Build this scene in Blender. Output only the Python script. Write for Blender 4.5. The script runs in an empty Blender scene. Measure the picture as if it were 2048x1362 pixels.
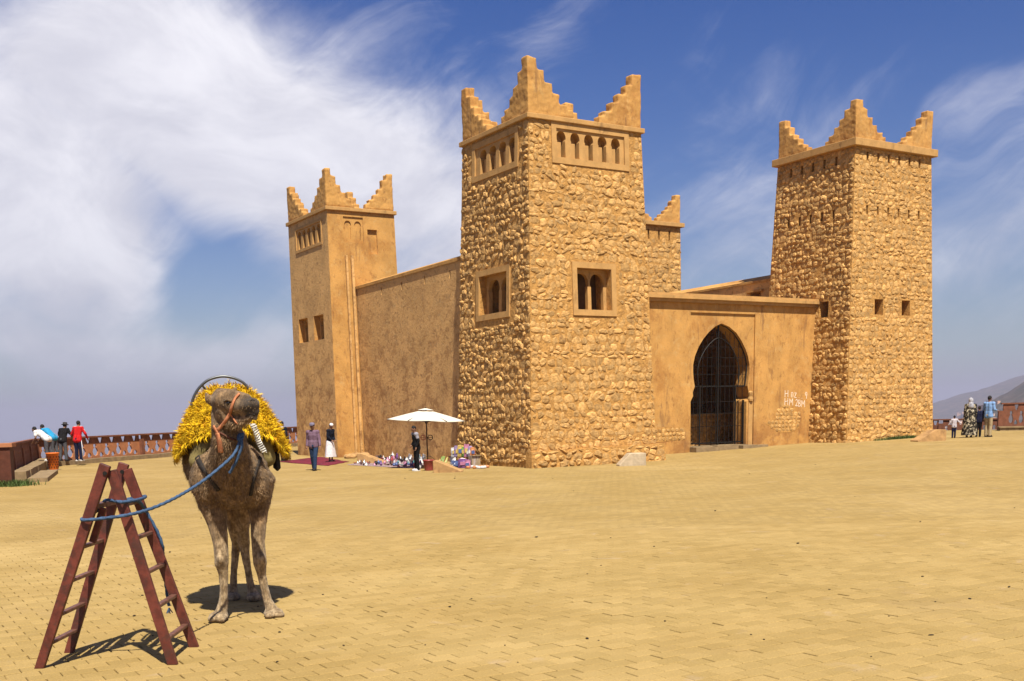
import bpy, bmesh, math, random
import numpy as np
from mathutils import Vector, Matrix
from mathutils.geometry import tessellate_polygon
from mathutils.bvhtree import BVHTree

random.seed(7)
rng = np.random.default_rng(11)
sc = bpy.context.scene
COL = sc.collection
R = math.radians

# ------------------------------------------------------------------ camera
CAM_F, CAM_TH, CAM_R, CAM_CY, CAM_H = 2152.5, 0.185, 0.0237, 1220.6, 1.95   # measured on the 2048 px photograph
cam = bpy.data.cameras.new('camera')
cam.sensor_width = 36.0
cam.lens = 36.0 * CAM_F / 2048
cam.shift_y = (CAM_CY - 681.0) / 2048
cam.clip_end = 60000
cam_ob = bpy.data.objects.new('camera', cam)
COL.objects.link(cam_ob)
cam_ob.matrix_world = Matrix.Translation((0, 0, CAM_H)) @ Matrix.Rotation(math.pi / 2 - CAM_TH, 4, 'X') @ Matrix.Rotation(-CAM_R, 4, 'Z')
sc.camera = cam_ob

# ------------------------------------------------------------------ light
SUN_EL, SUN_AZ = R(60), R(15.5)          # azimuth measured from straight behind the camera towards the right
sdir = Vector((math.sin(SUN_AZ) * math.cos(SUN_EL), -math.cos(SUN_AZ) * math.cos(SUN_EL), math.sin(SUN_EL)))
sun = bpy.data.lights.new('sun', 'SUN')
sun.energy = 5.0
sun.angle = R(0.55)
sun.color = (1.0, 0.93, 0.80)
sun_ob = bpy.data.objects.new('sun', sun)
COL.objects.link(sun_ob)
sun_ob.rotation_euler = sdir.to_track_quat('Z', 'Y').to_euler()
sun_ob['kind'] = 'helper'

world = bpy.data.worlds.new('World')
sc.world = world
world.use_nodes = True
wt = world.node_tree
wt.nodes.clear()


class NT:
    """small helper for node graphs"""
    def __init__(s, tree):
        s.t = tree

    def n(s, typ, **kw):
        nd = s.t.nodes.new(typ)
        for k, v in kw.items():
            setattr(nd, k, v)
        return nd

    def link(s, a, b):
        s.t.links.new(a, b)

    def val(s, sock, v):
        if hasattr(v, 'is_output'):
            s.link(v, sock)
        else:
            sock.default_value = v

    def m(s, op, a, b=0.0, c=0.0, clamp=False):
        nd = s.n('ShaderNodeMath', operation=op)
        nd.use_clamp = clamp
        s.val(nd.inputs[0], a)
        s.val(nd.inputs[1], b)
        if op in ('MULTIPLY_ADD', 'SMOOTH_MIN', 'COMPARE'):
            s.val(nd.inputs[2], c)
        return nd.outputs[0]

    def mix(s, f, a, b, mode='MIX'):
        nd = s.n('ShaderNodeMix', data_type='RGBA')
        nd.blend_type = mode
        s.val(nd.inputs[0], f)
        for sock, v in ((nd.inputs[6], a), (nd.inputs[7], b)):
            if isinstance(v, tuple) and len(v) == 3:
                v = (*v, 1)
            s.val(sock, v)
        return nd.outputs[2]

    def ramp(s, f, lo, hi, a=0.0, b=1.0):
        nd = s.n('ShaderNodeMapRange')
        nd.interpolation_type = 'SMOOTHSTEP'
        s.val(nd.inputs[0], f)
        for i, v in enumerate((lo, hi, a, b)):
            nd.inputs[1 + i].default_value = v
        return nd.outputs[0]

    def comb(s, x, y, z=0.0):
        nd = s.n('ShaderNodeCombineXYZ')
        for i, v in enumerate((x, y, z)):
            s.val(nd.inputs[i], v)
        return nd.outputs[0]

    def noise(s, vec, scale, detail=4, rough=0.55, dist=0.0, lac=2.0):
        nd = s.n('ShaderNodeTexNoise')
        if vec is not None:
            s.link(vec, nd.inputs['Vector'])
        nd.inputs['Scale'].default_value = scale
        nd.inputs['Detail'].default_value = detail
        nd.inputs['Roughness'].default_value = rough
        nd.inputs['Distortion'].default_value = dist
        nd.inputs['Lacunarity'].default_value = lac
        return nd.outputs[0]


W = NT(wt)
sky = W.n('ShaderNodeTexSky', sky_type='NISHITA')
sky.sun_disc = False
sky.sun_elevation = SUN_EL
sky.sun_rotation = math.pi - SUN_AZ
sky.altitude = 300
sky.air_density = 1.0
sky.dust_density = 0.6
sky.ozone_density = 3.0
tc = W.n('ShaderNodeTexCoord')
sep = W.n('ShaderNodeSeparateXYZ')
W.link(tc.outputs['Generated'], sep.inputs[0])
dx, dy, dz = sep.outputs
az = W.m('ARCTAN2', dx, dy)
el = W.m('ARCSINE', dz)
P = W.comb(az, el)
warp = W.noise(P, 3.2, 3, 0.5)
wa = W.m('MULTIPLY_ADD', W.m('SUBTRACT', warp, 0.5), 0.16, az)
we = W.m('MULTIPLY_ADD', W.m('SUBTRACT', W.noise(W.comb(el, az, 3.1), 4.1, 3, 0.5), 0.5), 0.12, el)


def blob_at(a0, e0, ra, re, rot=0.0, wgt=1.0):
    c, s_ = math.cos(rot), math.sin(rot)
    u = W.m('SUBTRACT', wa, a0)
    v = W.m('SUBTRACT', we, e0)
    p = W.m('ADD', W.m('MULTIPLY', u, c / ra), W.m('MULTIPLY', v, s_ / ra))
    q = W.m('ADD', W.m('MULTIPLY', u, -s_ / re), W.m('MULTIPLY', v, c / re))
    r2 = W.m('ADD', W.m('MULTIPLY', p, p), W.m('MULTIPLY', q, q))
    return W.m('MULTIPLY', W.m('EXPONENT', W.m('MULTIPLY', r2, -1.0)), wgt)


bl = [blob_at(-.25, .245, .22, .085, -.35, 1.3), blob_at(-.40, .17, .17, .09, -.2, 1.25), blob_at(-.13, .20, .12, .085, 0.0, 1.0),
      blob_at(-.36, .075, .24, .040, -.1, .72), blob_at(-.05, .13, .11, .09, .3, .72), blob_at(-.33, .34, .16, .04, -.35, .5),
      blob_at(.07, .345, .11, .035, .9, .27), blob_at(.41, .225, .07, .02, .35, .27), blob_at(.20, .15, .16, .06, .4, .36),
      blob_at(.42, .13, .12, .06, .2, .38)]
bias = bl[0]
for b_ in bl[1:]:
    bias = W.m('MAXIMUM', bias, b_)
hole = W.m('ADD', blob_at(-.245, .128, .055, .034, .5, .62), blob_at(-.44, .345, .10, .035, -.5, .7))
bias = W.m('SUBTRACT', bias, hole)
# cloud outside the frame, thinned to cut its fill light
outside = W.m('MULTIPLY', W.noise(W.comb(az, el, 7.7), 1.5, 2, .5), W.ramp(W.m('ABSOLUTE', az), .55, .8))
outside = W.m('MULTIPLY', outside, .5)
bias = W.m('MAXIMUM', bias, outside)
fine = W.noise(W.comb(W.m('MULTIPLY', wa, 1.0), W.m('MULTIPLY', we, 1.7)), 7.0, 9, 0.6, 0.4)
ca, sa = math.cos(.5), math.sin(.5)
st1 = W.m('ADD', W.m('MULTIPLY', wa, ca), W.m('MULTIPLY', we, sa))
st2 = W.m('ADD', W.m('MULTIPLY', wa, -sa), W.m('MULTIPLY', we, ca))
streak = W.noise(W.comb(W.m('MULTIPLY', st1, .45), W.m('MULTIPLY', st2, 1.9)), 13.0, 6, 0.62, 0.8)
tex = W.m('ADD', W.m('MULTIPLY', fine, .6), W.m('MULTIPLY', streak, .4))
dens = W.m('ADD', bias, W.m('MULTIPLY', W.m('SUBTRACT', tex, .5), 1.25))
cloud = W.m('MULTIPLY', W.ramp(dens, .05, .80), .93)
hs = W.n('ShaderNodeHueSaturation')
hs.inputs['Hue'].default_value = 0.522
hs.inputs['Saturation'].default_value = 1.38
hs.inputs['Value'].default_value = 1.0
W.link(sky.outputs[0], hs.inputs['Color'])
cloudcol = W.mix(W.ramp(fine, .35, .7), (8.4, 8.3, 9.2), (11.4, 11.2, 11.8))
hazecol = (3.7, 4.1, 5.5)
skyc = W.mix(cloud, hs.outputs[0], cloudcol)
hz = W.m('MULTIPLY', W.m('EXPONENT', W.m('MULTIPLY', W.m('MAXIMUM', el, 0.0), -11.0)), .9)
skyc = W.mix(hz, skyc, hazecol)
bg = W.n('ShaderNodeBackground')
W.link(skyc, bg.inputs[0])
bg.inputs[1].default_value = 0.05
wo = W.n('ShaderNodeOutputWorld')
W.link(bg.outputs[0], wo.inputs[0])

sc.view_settings.view_transform = 'Standard'
sc.view_settings.look = 'None'
sc.view_settings.exposure = 0.87
sc.view_settings.gamma = 1.0
sc.render.engine = 'CYCLES'
sc.cycles.use_denoising = True
sc.cycles.max_bounces = 6
sc.cycles.volume_bounces = 1
# ------------------------------------------------------------------ geometry helpers
def sstep(t):
    t = min(1.0, max(0.0, t))
    return t * t * (3 - 2 * t)


def gz(x, y):
    """height of the paved hilltop"""
    return (-0.10 + 0.32 * sstep((x - 3) / 18)) * sstep((y - 16) / 16)


def ray(px, py):
    a2, b2 = px - 1024, py - CAM_CY
    a = a2 * math.cos(CAM_R) - b2 * math.sin(CAM_R)
    b = a2 * math.sin(CAM_R) + b2 * math.cos(CAM_R)
    u = -b / CAM_F
    return Vector((a / CAM_F, math.cos(CAM_TH) + u * math.sin(CAM_TH), -math.sin(CAM_TH) + u * math.cos(CAM_TH)))


EYE = Vector((0, 0, CAM_H))


def gnd(px, py):
    """where the photograph's pixel meets the paving"""
    r = ray(px, py)
    z = 0.0
    for _ in range(6):
        p = EYE + r * ((z - CAM_H) / r.z)
        z = gz(p.x, p.y)
    return Vector((p.x, p.y, z))


def proj(P):
    x, y, z = P[0], P[1], P[2] - CAM_H
    d = y * math.cos(CAM_TH) - z * math.sin(CAM_TH)
    if d < .1:
        return (-9999, -9999)
    u = y * math.sin(CAM_TH) + z * math.cos(CAM_TH)
    a, b = x / d * CAM_F, -u / d * CAM_F
    return (1024 + a * math.cos(CAM_R) + b * math.sin(CAM_R), CAM_CY - a * math.sin(CAM_R) + b * math.cos(CAM_R))


def tag(o, label=None, cat=None, group=None, kind=None):
    if label:
        o['label'] = label
    if cat:
        o['category'] = cat
    if group:
        o['group'] = group
    if kind:
        o['kind'] = kind
    return o


def empty(name, loc=(0, 0, 0), rz=0.0, label=None, cat=None, group=None, kind=None):
    o = bpy.data.objects.new(name, None)
    o.empty_display_size = .2
    COL.objects.link(o)
    o.location = loc
    o.rotation_euler = (0, 0, rz)
    return tag(o, label, cat, group, kind)


def link(name, me, mat=None, parent=None, smooth=None):
    o = bpy.data.objects.new(name, me)
    COL.objects.link(o)
    if mat is not None and not me.materials:
        me.materials.append(mat)
    if parent is not None:
        o.parent = parent
    if smooth is not None:
        me.polygons.foreach_set('use_smooth', [smooth] * len(me.polygons))
    return o


class MB:
    def __init__(s):
        s.v, s.f = [], []

    def add(s, vs, fs):
        o = len(s.v)
        s.v.extend([tuple(p) for p in vs])
        s.f.extend([tuple(i + o for i in f) for f in fs])
        return s

    def box(s, c, size, rz=0.0, M=None, taper=1.0):
        x, y, z = size[0] / 2, size[1] / 2, size[2] / 2
        vs = []
        for k, sz in ((1.0, -z), (taper, z)):
            for a, b in ((-x, -y), (x, -y), (x, y), (-x, y)):
                vs.append(Vector((a * k, b * k, sz)))
        if M is None:
            M = Matrix.Rotation(rz, 4, 'Z')
        vs = [M @ v + Vector(c) for v in vs]
        return s.add(vs, [(0, 3, 2, 1), (4, 5, 6, 7), (0, 1, 5, 4), (1, 2, 6, 5), (2, 3, 7, 6), (3, 0, 4, 7)])

    def tube(s, pts, rad, n=8, caps=True, lobes=0, twist=0.0):
        pts = [Vector(p) for p in pts]
        vs, fs = [], []
        up = None
        for i, p in enumerate(pts):
            t = (pts[min(i + 1, len(pts) - 1)] - pts[max(i - 1, 0)]).normalized()
            if up is None:
                up = Vector((0, 0, 1)) if abs(t.z) < .9 else Vector((1, 0, 0))
            a = t.cross(up).normalized()
            b = a.cross(t).normalized()
            up = b
            r = rad[i] if isinstance(rad, (list, tuple)) else rad
            for k in range(n):
                th = 2 * math.pi * k / n
                rr = r
                if lobes:
                    rr = r * (1 + .22 * math.cos(lobes * (th + twist * i)))
                vs.append(p + a * math.cos(th) * rr + b * math.sin(th) * rr)
        m = len(pts)
        for i in range(m - 1):
            for k in range(n):
                fs.append((i * n + k, i * n + (k + 1) % n, (i + 1) * n + (k + 1) % n, (i + 1) * n + k))
        if caps:
            fs.append(tuple(range(n - 1, -1, -1)))
            fs.append(tuple((m - 1) * n + k for k in range(n)))
        return s.add(vs, fs)

    def bar(s, a, b, w, h=None, side=None):
        """rectangular bar from a to b"""
        a, b = Vector(a), Vector(b)
        h = w if h is None else h
        t = (b - a).normalized()
        sd = Vector(side) if side is not None else (Vector((0, 0, 1)) if abs(t.z) < .8 else Vector((0, 1, 0)))
        x = t.cross(sd).normalized()
        y = x.cross(t).normalized()
        vs = [p + x * i * w / 2 + y * j * h / 2 for p in (a, b) for i, j in ((-1, -1), (1, -1), (1, 1), (-1, 1))]
        return s.add(vs, [(3, 2, 1, 0), (4, 5, 6, 7), (0, 1, 5, 4), (1, 2, 6, 5), (2, 3, 7, 6), (3, 0, 4, 7)])

    def lathe(s, prof, n=12, c=(0, 0, 0), M=None):
        vs, fs = [], []
        for r, z in prof:
            for k in range(n):
                t = 2 * math.pi * k / n
                vs.append(Vector((r * math.cos(t), r * math.sin(t), z)))
        if M is not None:
            vs = [M @ v for v in vs]
        vs = [v + Vector(c) for v in vs]
        m = len(prof)
        for i in range(m - 1):
            for k in range(n):
                fs.append((i * n + k, i * n + (k + 1) % n, (i + 1) * n + (k + 1) % n, (i + 1) * n + k))
        fs.append(tuple(range(n - 1, -1, -1)))
        fs.append(tuple((m - 1) * n + k for k in range(n)))
        return s.add(vs, fs)

    def plate(s, outer, holes, F, d0=0.0, d1=None, back=False, hole_depth=None, hole_back=True, edge=True):
        """flat plate with holes; F(s, z, depth) gives the point; depth counts inwards.
        d1: thickness (None = a single sheet); hole_depth: reveals as deep as that, closed with a back face when hole_back"""
        loops = [outer] + list(holes)
        flat = [p for lp in loops for p in lp]
        tris = tessellate_polygon([[Vector((p[0], p[1], 0)) for p in lp] for lp in loops])
        s.add([F(p[0], p[1], d0) for p in flat], tris)
        if d1 is not None and back:
            s.add([F(p[0], p[1], d1) for p in flat], [tuple(reversed(t)) for t in tris])
        hd = hole_depth if hole_depth is not None else d1
        for i, lp in enumerate(loops):
            if i == 0:
                if d1 is None or not edge:
                    continue
                dd = d1
            else:
                if hd is None:
                    continue
                dd = hd
            n = len(lp)
            vs = [F(p[0], p[1], d0) for p in lp] + [F(p[0], p[1], dd) for p in lp]
            s.add(vs, [(k, (k + 1) % n, n + (k + 1) % n, n + k) for k in range(n)])
            if i > 0 and hole_back and hole_depth is not None:
                t2 = tessellate_polygon([[Vector((p[0], p[1], 0)) for p in lp]])
                s.add([F(p[0], p[1], dd) for p in lp], t2)
        return s

    def mesh(s, name, fix=True):
        me = bpy.data.meshes.new(name)
        me.from_pydata(s.v, [], s.f)
        me.update()
        if fix:
            bm = bmesh.new()
            bm.from_mesh(me)
            bmesh.ops.remove_doubles(bm, verts=bm.verts, dist=1e-5)
            bmesh.ops.recalc_face_normals(bm, faces=bm.faces)
            bm.to_mesh(me)
            bm.free()
        return me

    def build(s, name, mat, parent=None, smooth=False, fix=True):
        return link(name, s.mesh(name, fix), mat, parent, smooth)


def rect(x0, x1, z0, z1):
    return [(x0, z0), (x1, z0), (x1, z1), (x0, z1)]


def arch(cx, w, z0, zs, za, shoe=0.0, n=9):
    """pointed or horseshoe arch outline: w wide between jambs, springing at zs, apex at za"""
    pts = [(cx - w / 2, z0), (cx + w / 2, z0), (cx + w / 2, zs)]
    hw = w / 2 + shoe
    side = []
    for i in range(n + 1):
        t = i / n
        ang = -0.45 * (1 if shoe > 0 else 0) + t * (math.pi / 2 + .45 * (1 if shoe > 0 else 0))
        x = hw * math.cos(ang) ** (.8 if math.cos(ang) > 0 else 1) if math.cos(ang) > 1e-6 else 0
        zc = zs + (shoe * 2.2 if shoe > 0 else 0)
        z = zc + (za - zc) * (math.sin(ang) if ang > 0 else math.sin(ang) * .5)
        side.append((x, z))
    if shoe > 0:
        pts += [(cx + x, z) for x, z in side]
    else:
        pts += [(cx + x, z) for x, z in side[1:]]
    lft = side[:-1][::-1] if shoe > 0 else side[1:-1][::-1]
    pts += [(cx - x, z) for x, z in lft]
    pts.append((cx - w / 2, zs))
    return pts


# ------------------------------------------------------------------ bodies: unions of tapered capsules and ellipsoids
def cap_mesh(mb, a, b, ra, rb, n=12):
    a, b = Vector(a), Vector(b)
    t = b - a
    L = t.length
    if L < 1e-6:
        return ell_mesh(mb, a, (ra, ra, ra))
    t /= L
    up = Vector((0, 0, 1)) if abs(t.z) < .9 else Vector((1, 0, 0))
    x = t.cross(up).normalized()
    y = x.cross(t)
    rings = []
    for i in range(5):
        th = -math.pi / 2 + i * math.pi / 2 / 4.5
        rings.append((a + t * ra * math.sin(th), max(ra * math.cos(th), ra * .03)))
    for i in range(5):
        th = (i + .5) * math.pi / 2 / 4.5
        rings.append((b + t * rb * math.sin(th), max(rb * math.cos(th), rb * .03)))
    vs, fs = [], []
    for c, r in rings:
        for k in range(n):
            q = 2 * math.pi * k / n
            vs.append(c + x * math.cos(q) * r + y * math.sin(q) * r)
    m = len(rings)
    for i in range(m - 1):
        for k in range(n):
            fs.append((i * n + k, i * n + (k + 1) % n, (i + 1) * n + (k + 1) % n, (i + 1) * n + k))
    fs.append(tuple(range(n - 1, -1, -1)))
    fs.append(tuple((m - 1) * n + k for k in range(n)))
    mb.add(vs, fs)


def ell_mesh(mb, c, r, M=None, n=14, m=10):
    vs, fs = [], []
    for i in range(m + 1):
        th = -math.pi / 2 + math.pi * i / m
        cr, sz = max(math.cos(th), .02), math.sin(th)
        for k in range(n):
            q = 2 * math.pi * k / n
            v = Vector((r[0] * cr * math.cos(q), r[1] * cr * math.sin(q), r[2] * sz))
            if M is not None:
                v = M @ v
            vs.append(v + Vector(c))
    for i in range(m):
        for k in range(n):
            fs.append((i * n + k, i * n + (k + 1) % n, (i + 1) * n + (k + 1) % n, (i + 1) * n + k))
    fs.append(tuple(range(n - 1, -1, -1)))
    fs.append(tuple(m * n + k for k in range(n)))
    mb.add(vs, fs)


def union(prims, voxel, smooth_it=4, name='body'):
    """one continuous skin round all the shapes"""
    mb = MB()
    for p in prims:
        if p[0] == 'c':
            cap_mesh(mb, *p[1:])
        else:
            ell_mesh(mb, *p[1:])
    me = mb.mesh('tmp', fix=False)
    ob = bpy.data.objects.new('tmp', me)
    COL.objects.link(ob)
    md = ob.modifiers.new('r', 'REMESH')
    md.mode = 'VOXEL'
    md.voxel_size = voxel
    if smooth_it:
        sm = ob.modifiers.new('s', 'SMOOTH')
        sm.factor = .5
        sm.iterations = smooth_it
    dg = bpy.context.evaluated_depsgraph_get()
    out = bpy.data.meshes.new_from_object(ob.evaluated_get(dg))
    out.name = name
    bpy.data.objects.remove(ob)
    bpy.data.meshes.remove(me)
    out.polygons.foreach_set('use_smooth', [True] * len(out.polygons))
    return out


# ------------------------------------------------------------------ materials
ALB = .80


def mat(name, col, rough=.85, var=.12, scale=8.0, bump=0.0, bscale=40.0, island=0.0, metal=0.0, spec=.25, stains=None, streak=None):
    """procedural material: base colour, noise variation, optional bump, per-piece variation and stains"""
    col = tuple(x * ALB for x in col)
    m = bpy.data.materials.new(name)
    m.use_nodes = True
    t = NT(m.node_tree)
    bs = m.node_tree.nodes['Principled BSDF']
    bs.inputs['Roughness'].default_value = rough
    bs.inputs['Metallic'].default_value = metal
    bs.inputs['Specular IOR Level'].default_value = spec
    geo = t.n('ShaderNodeNewGeometry')
    pos = geo.outputs['Position']
    c = t.mix(t.ramp(t.noise(pos, scale, 6, .6), .3, .7), tuple(max(0, x * (1 - var)) for x in col), tuple(min(1, x * (1 + var)) for x in col))
    if island:
        oi = t.n('ShaderNodeObjectInfo')
        r_ = t.m('FRACT', t.m('ADD', geo.outputs['Random Per Island'], oi.outputs['Random']))
        k = t.m('MULTIPLY_ADD', r_, 2 * island, 1 - island)
        c = t.mix(1.0, c, t.comb(k, k, k), 'MULTIPLY')
    if stains:
        for (scol, sscale, lo, hi, amt, stretch, zlo, zhi) in stains:
            mp = t.n('ShaderNodeMapping')
            t.link(pos, mp.inputs[0])
            mp.inputs['Scale'].default_value = (1, 1, stretch)
            nz = t.ramp(t.noise(mp.outputs[0], sscale, 7, .74, .35), lo, hi)
            if zhi is not None:
                sp = t.n('ShaderNodeSeparateXYZ')
                t.link(pos, sp.inputs[0])
                nz = t.m('MULTIPLY', nz, t.ramp(sp.outputs[2], zlo, zhi, 1.0, 0.0))
            c = t.mix(t.m('MULTIPLY', nz, amt), c, tuple(x * ALB for x in scol))
    t.link(c, bs.inputs['Base Color'])
    if bump:
        bn = t.n('ShaderNodeBump')
        bn.inputs['Strength'].default_value = 1.0
        bn.inputs['Distance'].default_value = bump
        t.link(t.noise(pos, bscale, 6, .65), bn.inputs['Height'])
        t.link(bn.outputs[0], bs.inputs['Normal'])
    return m


M = {}
M['plaster'] = mat('ochre_plaster', (.560, .300, .086), .92, .14, 1.1, .012, 9.0,
                   stains=[((.350, .150, .036), 1.0, .46, .66, .62, .7, 0, None), ((.600, .40, .165), 2.3, .52, .70, .50, 1, 0, None), ((.24, .105, .032), 4.0, .56, .64, .50, .6, 0, None),
                           ((.24, .095, .028), .8, .38, .60, .65, 1, .25, 1.7), ((.20, .10, .045), 2.2, .56, .66, .55, .16, 0, None), ((.17, .08, .03), 14.0, .60, .66, .5, .8, 0, None)])
M['plaster_stained'] = mat('weathered_plaster', (.680, .400, .150), .93, .14, .9, .02, 8.0,
                           stains=[((.250, .108, .036), 1.5, .50, .58, .55, 1.3, 2.0, 9.5), ((.200, .095, .038), 4.0, .55, .60, .45, 1.2, 0, None),
                                   ((.240, .098, .030), 1.0, .46, .60, .5, .9, 1.0, 3.8), ((.50, .33, .15), 3.0, .55, .63, .5, 1.2, 0, None), ((.16, .075, .03), 11.0, .60, .65, .4, 1.0, 0, None)])
M['mortar'] = mat('ochre_mortar', (.520, .276, .078), .95, .25, 7.0, .05, 11.0, stains=[((.200, .092, .030), 2.2, .5, .7, .5, 1, 0, None)])
M['stone'] = mat('field_stone', (.560, .325, .112), .9, .25, 9.0, .03, 16.0, island=.27,
                 stains=[((.330, .255, .150), 1.9, .60, .68, .6, 1, 0, None), ((.250, .120, .038), 3.4, .52, .66, .5, 1, 0, None), ((.62, .43, .20), 5.5, .55, .65, .6, 1, 0, None)])
M['trim'] = mat('ochre_trim', (.520, .296, .102), .9, .12, 3.0, .006, 25.0, stains=[((.165, .092, .040), 2.6, .56, .68, .55, .4, 0, None)])
M['inside'] = mat('interior_shade', (0.106, 0.059, 0.026), .95, .2, 4.0, .01, 20)  # dark colour that paints the shade within openings
M['concrete'] = mat('grey_concrete', (0.277, 0.244, 0.191), .9, .15, 5.0, .006, 40)
M['iron'] = mat('black_iron', (0.013, 0.011, 0.009), .6, .2, 20, 0)
M['brownpaint'] = mat('brown_red_paint', (0.112, 0.036, 0.020), .75, .2, 6.0, .003, 40)
M['salmon'] = mat('salmon_paint', (0.436, 0.178, 0.079), .8, .12, 4.0, .003, 40)
M['kerb'] = mat('kerb_stone', (0.264, 0.185, 0.099), .92, .2, 4.0, .006, 30)
# ------------------------------------------------------------------ the hilltop plaza
YAW = 1.0217
UX = Vector((math.sin(YAW), math.cos(YAW), 0))       # along the gate wall
VX = Vector((-math.cos(YAW), math.sin(YAW), 0))      # along the side wall
ROT = math.pi / 2 - YAW
AO = Vector((.802, 37.827, 0))
PW, PL = .165, .25                                    # paver size


def paving_mat(name, sheet):
    m = bpy.data.materials.new(name)
    m.use_nodes = True
    t = NT(m.node_tree)
    bs = m.node_tree.nodes['Principled BSDF']
    bs.inputs['Roughness'].default_value = .93
    bs.inputs['Specular IOR Level'].default_value = .12
    geo = t.n('ShaderNodeNewGeometry')
    pos = geo.outputs['Position']
    base = t.mix(t.ramp(t.noise(pos, .55, 5, .6), .3, .7), (.284, .192, .066), (.326, .227, .085))
    grit = t.ramp(t.noise(pos, 70, 4, .7), .30, .75, .80, 1.14)
    base = t.mix(1.0, base, t.comb(grit, grit, grit), 'MULTIPLY')
    pale = t.ramp(t.noise(pos, 1.9, 7, .62, .5), .60, .72)
    base = t.mix(t.m('MULTIPLY', pale, .55), base, (.32, .235, .14))
    dark = t.ramp(t.noise(pos, 2.7, 7, .66, .6), .64, .74)
    base = t.mix(t.m('MULTIPLY', dark, .5), base, (.20, .125, .05))
    drift = t.ramp(t.noise(pos, .16, 6, .62, .4), .50, .66)
    base = t.mix(t.m('MULTIPLY', drift, .35), base, (.40, .29, .125))
    grime = t.ramp(t.noise(pos, .33, 8, .70, .5), .56, .70)
    base = t.mix(t.m('MULTIPLY', grime, .35), base, (.22, .15, .07))
    bn = t.n('ShaderNodeBump')
    bn.inputs['Strength'].default_value = 1.0
    if sheet:
        mp = t.n('ShaderNodeMapping')
        mp.inputs['Rotation'].default_value = (0, 0, -ROT)
        t.link(pos, mp.inputs[0])
        # wavering rows
        off = t.n('ShaderNodeVectorMath', operation='ADD')
        t.link(mp.outputs[0], off.inputs[0])
        w_ = t.m('MULTIPLY', t.m('SUBTRACT', t.noise(pos, 1.3, 2, .5), .5), .05)
        t.link(t.comb(w_, w_, 0.0), off.inputs[1])
        br = t.n('ShaderNodeTexBrick')
        t.link(off.outputs[0], br.inputs['Vector'])
        br.offset = .5
        br.inputs['Scale'].default_value = 1.0
        br.inputs['Mortar Size'].default_value = .006
        br.inputs['Mortar Smooth'].default_value = .35
        br.inputs['Brick Width'].default_value = PL
        br.inputs['Row Height'].default_value = PW
        br.inputs['Bias'].default_value = 0.0
        br.inputs['Color1'].default_value = (.84, .84, .84, 1)
        br.inputs['Color2'].default_value = (1.08, 1.08, 1.08, 1)
        br.inputs['Mortar'].default_value = (.92, .92, .92, 1)
        base = t.mix(.7, base, br.outputs['Color'], 'MULTIPLY')
        open_j = t.ramp(t.noise(pos, 1.1, 6, .65), .44, .60)
        base = t.mix(t.m('MULTIPLY', t.m('MULTIPLY', br.outputs['Fac'], open_j), .75), base, (.06, .035, .014))
        hgt = t.m('ADD', t.m('MULTIPLY', br.outputs['Fac'], -.6), t.noise(pos, 30, 5, .65))
    else:
        oi = t.n('ShaderNodeObjectInfo')
        r_ = t.m('FRACT', t.m('ADD', geo.outputs['Random Per Island'], oi.outputs['Random']))
        k = t.m('MULTIPLY_ADD', r_, .17, .92)
        base = t.mix(1.0, base, t.comb(k, k, t.m('MULTIPLY_ADD', r_, .22, .91)), 'MULTIPLY')
        hgt = t.noise(pos, 45, 6, .7)
    bn.inputs['Distance'].default_value = .006
    t.link(hgt, bn.inputs['Height'])
    t.link(bn.outputs[0], bs.inputs['Normal'])
    t.link(base, bs.inputs['Base Color'])
    return m


M['paving'] = paving_mat('ochre_paving', True)
M['paver'] = paving_mat('ochre_paver', False)
M['joint'] = mat('sandy_joint', (.50, .33, .13), .95, .35, 3.0, .004, 60, stains=[((.16, .10, .045), 1.1, .50, .64, .8, 1, 0, None)])

FENCE_L = [Vector((-15.4, 24.0)), Vector((-16.3, 34.9)), Vector((-21.0, 48.4)), Vector((-14.2, 70.0)), Vector((-9.5, 86.0))]
outline = [(-14.6, -12), (-15.2, 24.0), (-16.2, 34.9), (-21.4, 48.5), (-14.6, 70.3), (-9.8, 86.6), (8, 92), (20.5, 66), (22, 60.6), (27.2, 59.4), (44, 55), (44, -12)]
from mathutils.geometry import intersect_point_line


def inside(x, y):
    c = False
    n = len(outline)
    for i in range(n):
        x1, y1 = outline[i]
        x2, y2 = outline[(i + 1) % n]
        if (y1 > y) != (y2 > y) and x < (x2 - x1) * (y - y1) / (y2 - y1) + x1:
            c = not c
    return c


bm = bmesh.new()
ov = [bm.verts.new((x, y, 0)) for x, y in outline]
bm.faces.new(ov)
for ax in range(2):
    lo, hi = (-21, 44) if ax == 0 else (-12, 92)
    k = lo
    while k < hi:
        co = (k, 0, 0) if ax == 0 else (0, k, 0)
        no = (1, 0, 0) if ax == 0 else (0, 1, 0)
        bmesh.ops.bisect_plane(bm, geom=bm.verts[:] + bm.edges[:] + bm.faces[:], plane_co=co, plane_no=no)
        k += 1.6
for v in bm.verts:
    v.co.z = gz(v.co.x, v.co.y)
for f in bm.faces:
    if f.normal.z < 0:
        f.normal_flip()
me = bpy.data.meshes.new('plaza')
bm.to_mesh(me)
bm.free()
plaza = tag(link('plaza', me, M['paving'], None, True), 'sunny plaza paved with sandy yellow blocks', 'plaza', kind='structure')

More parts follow.
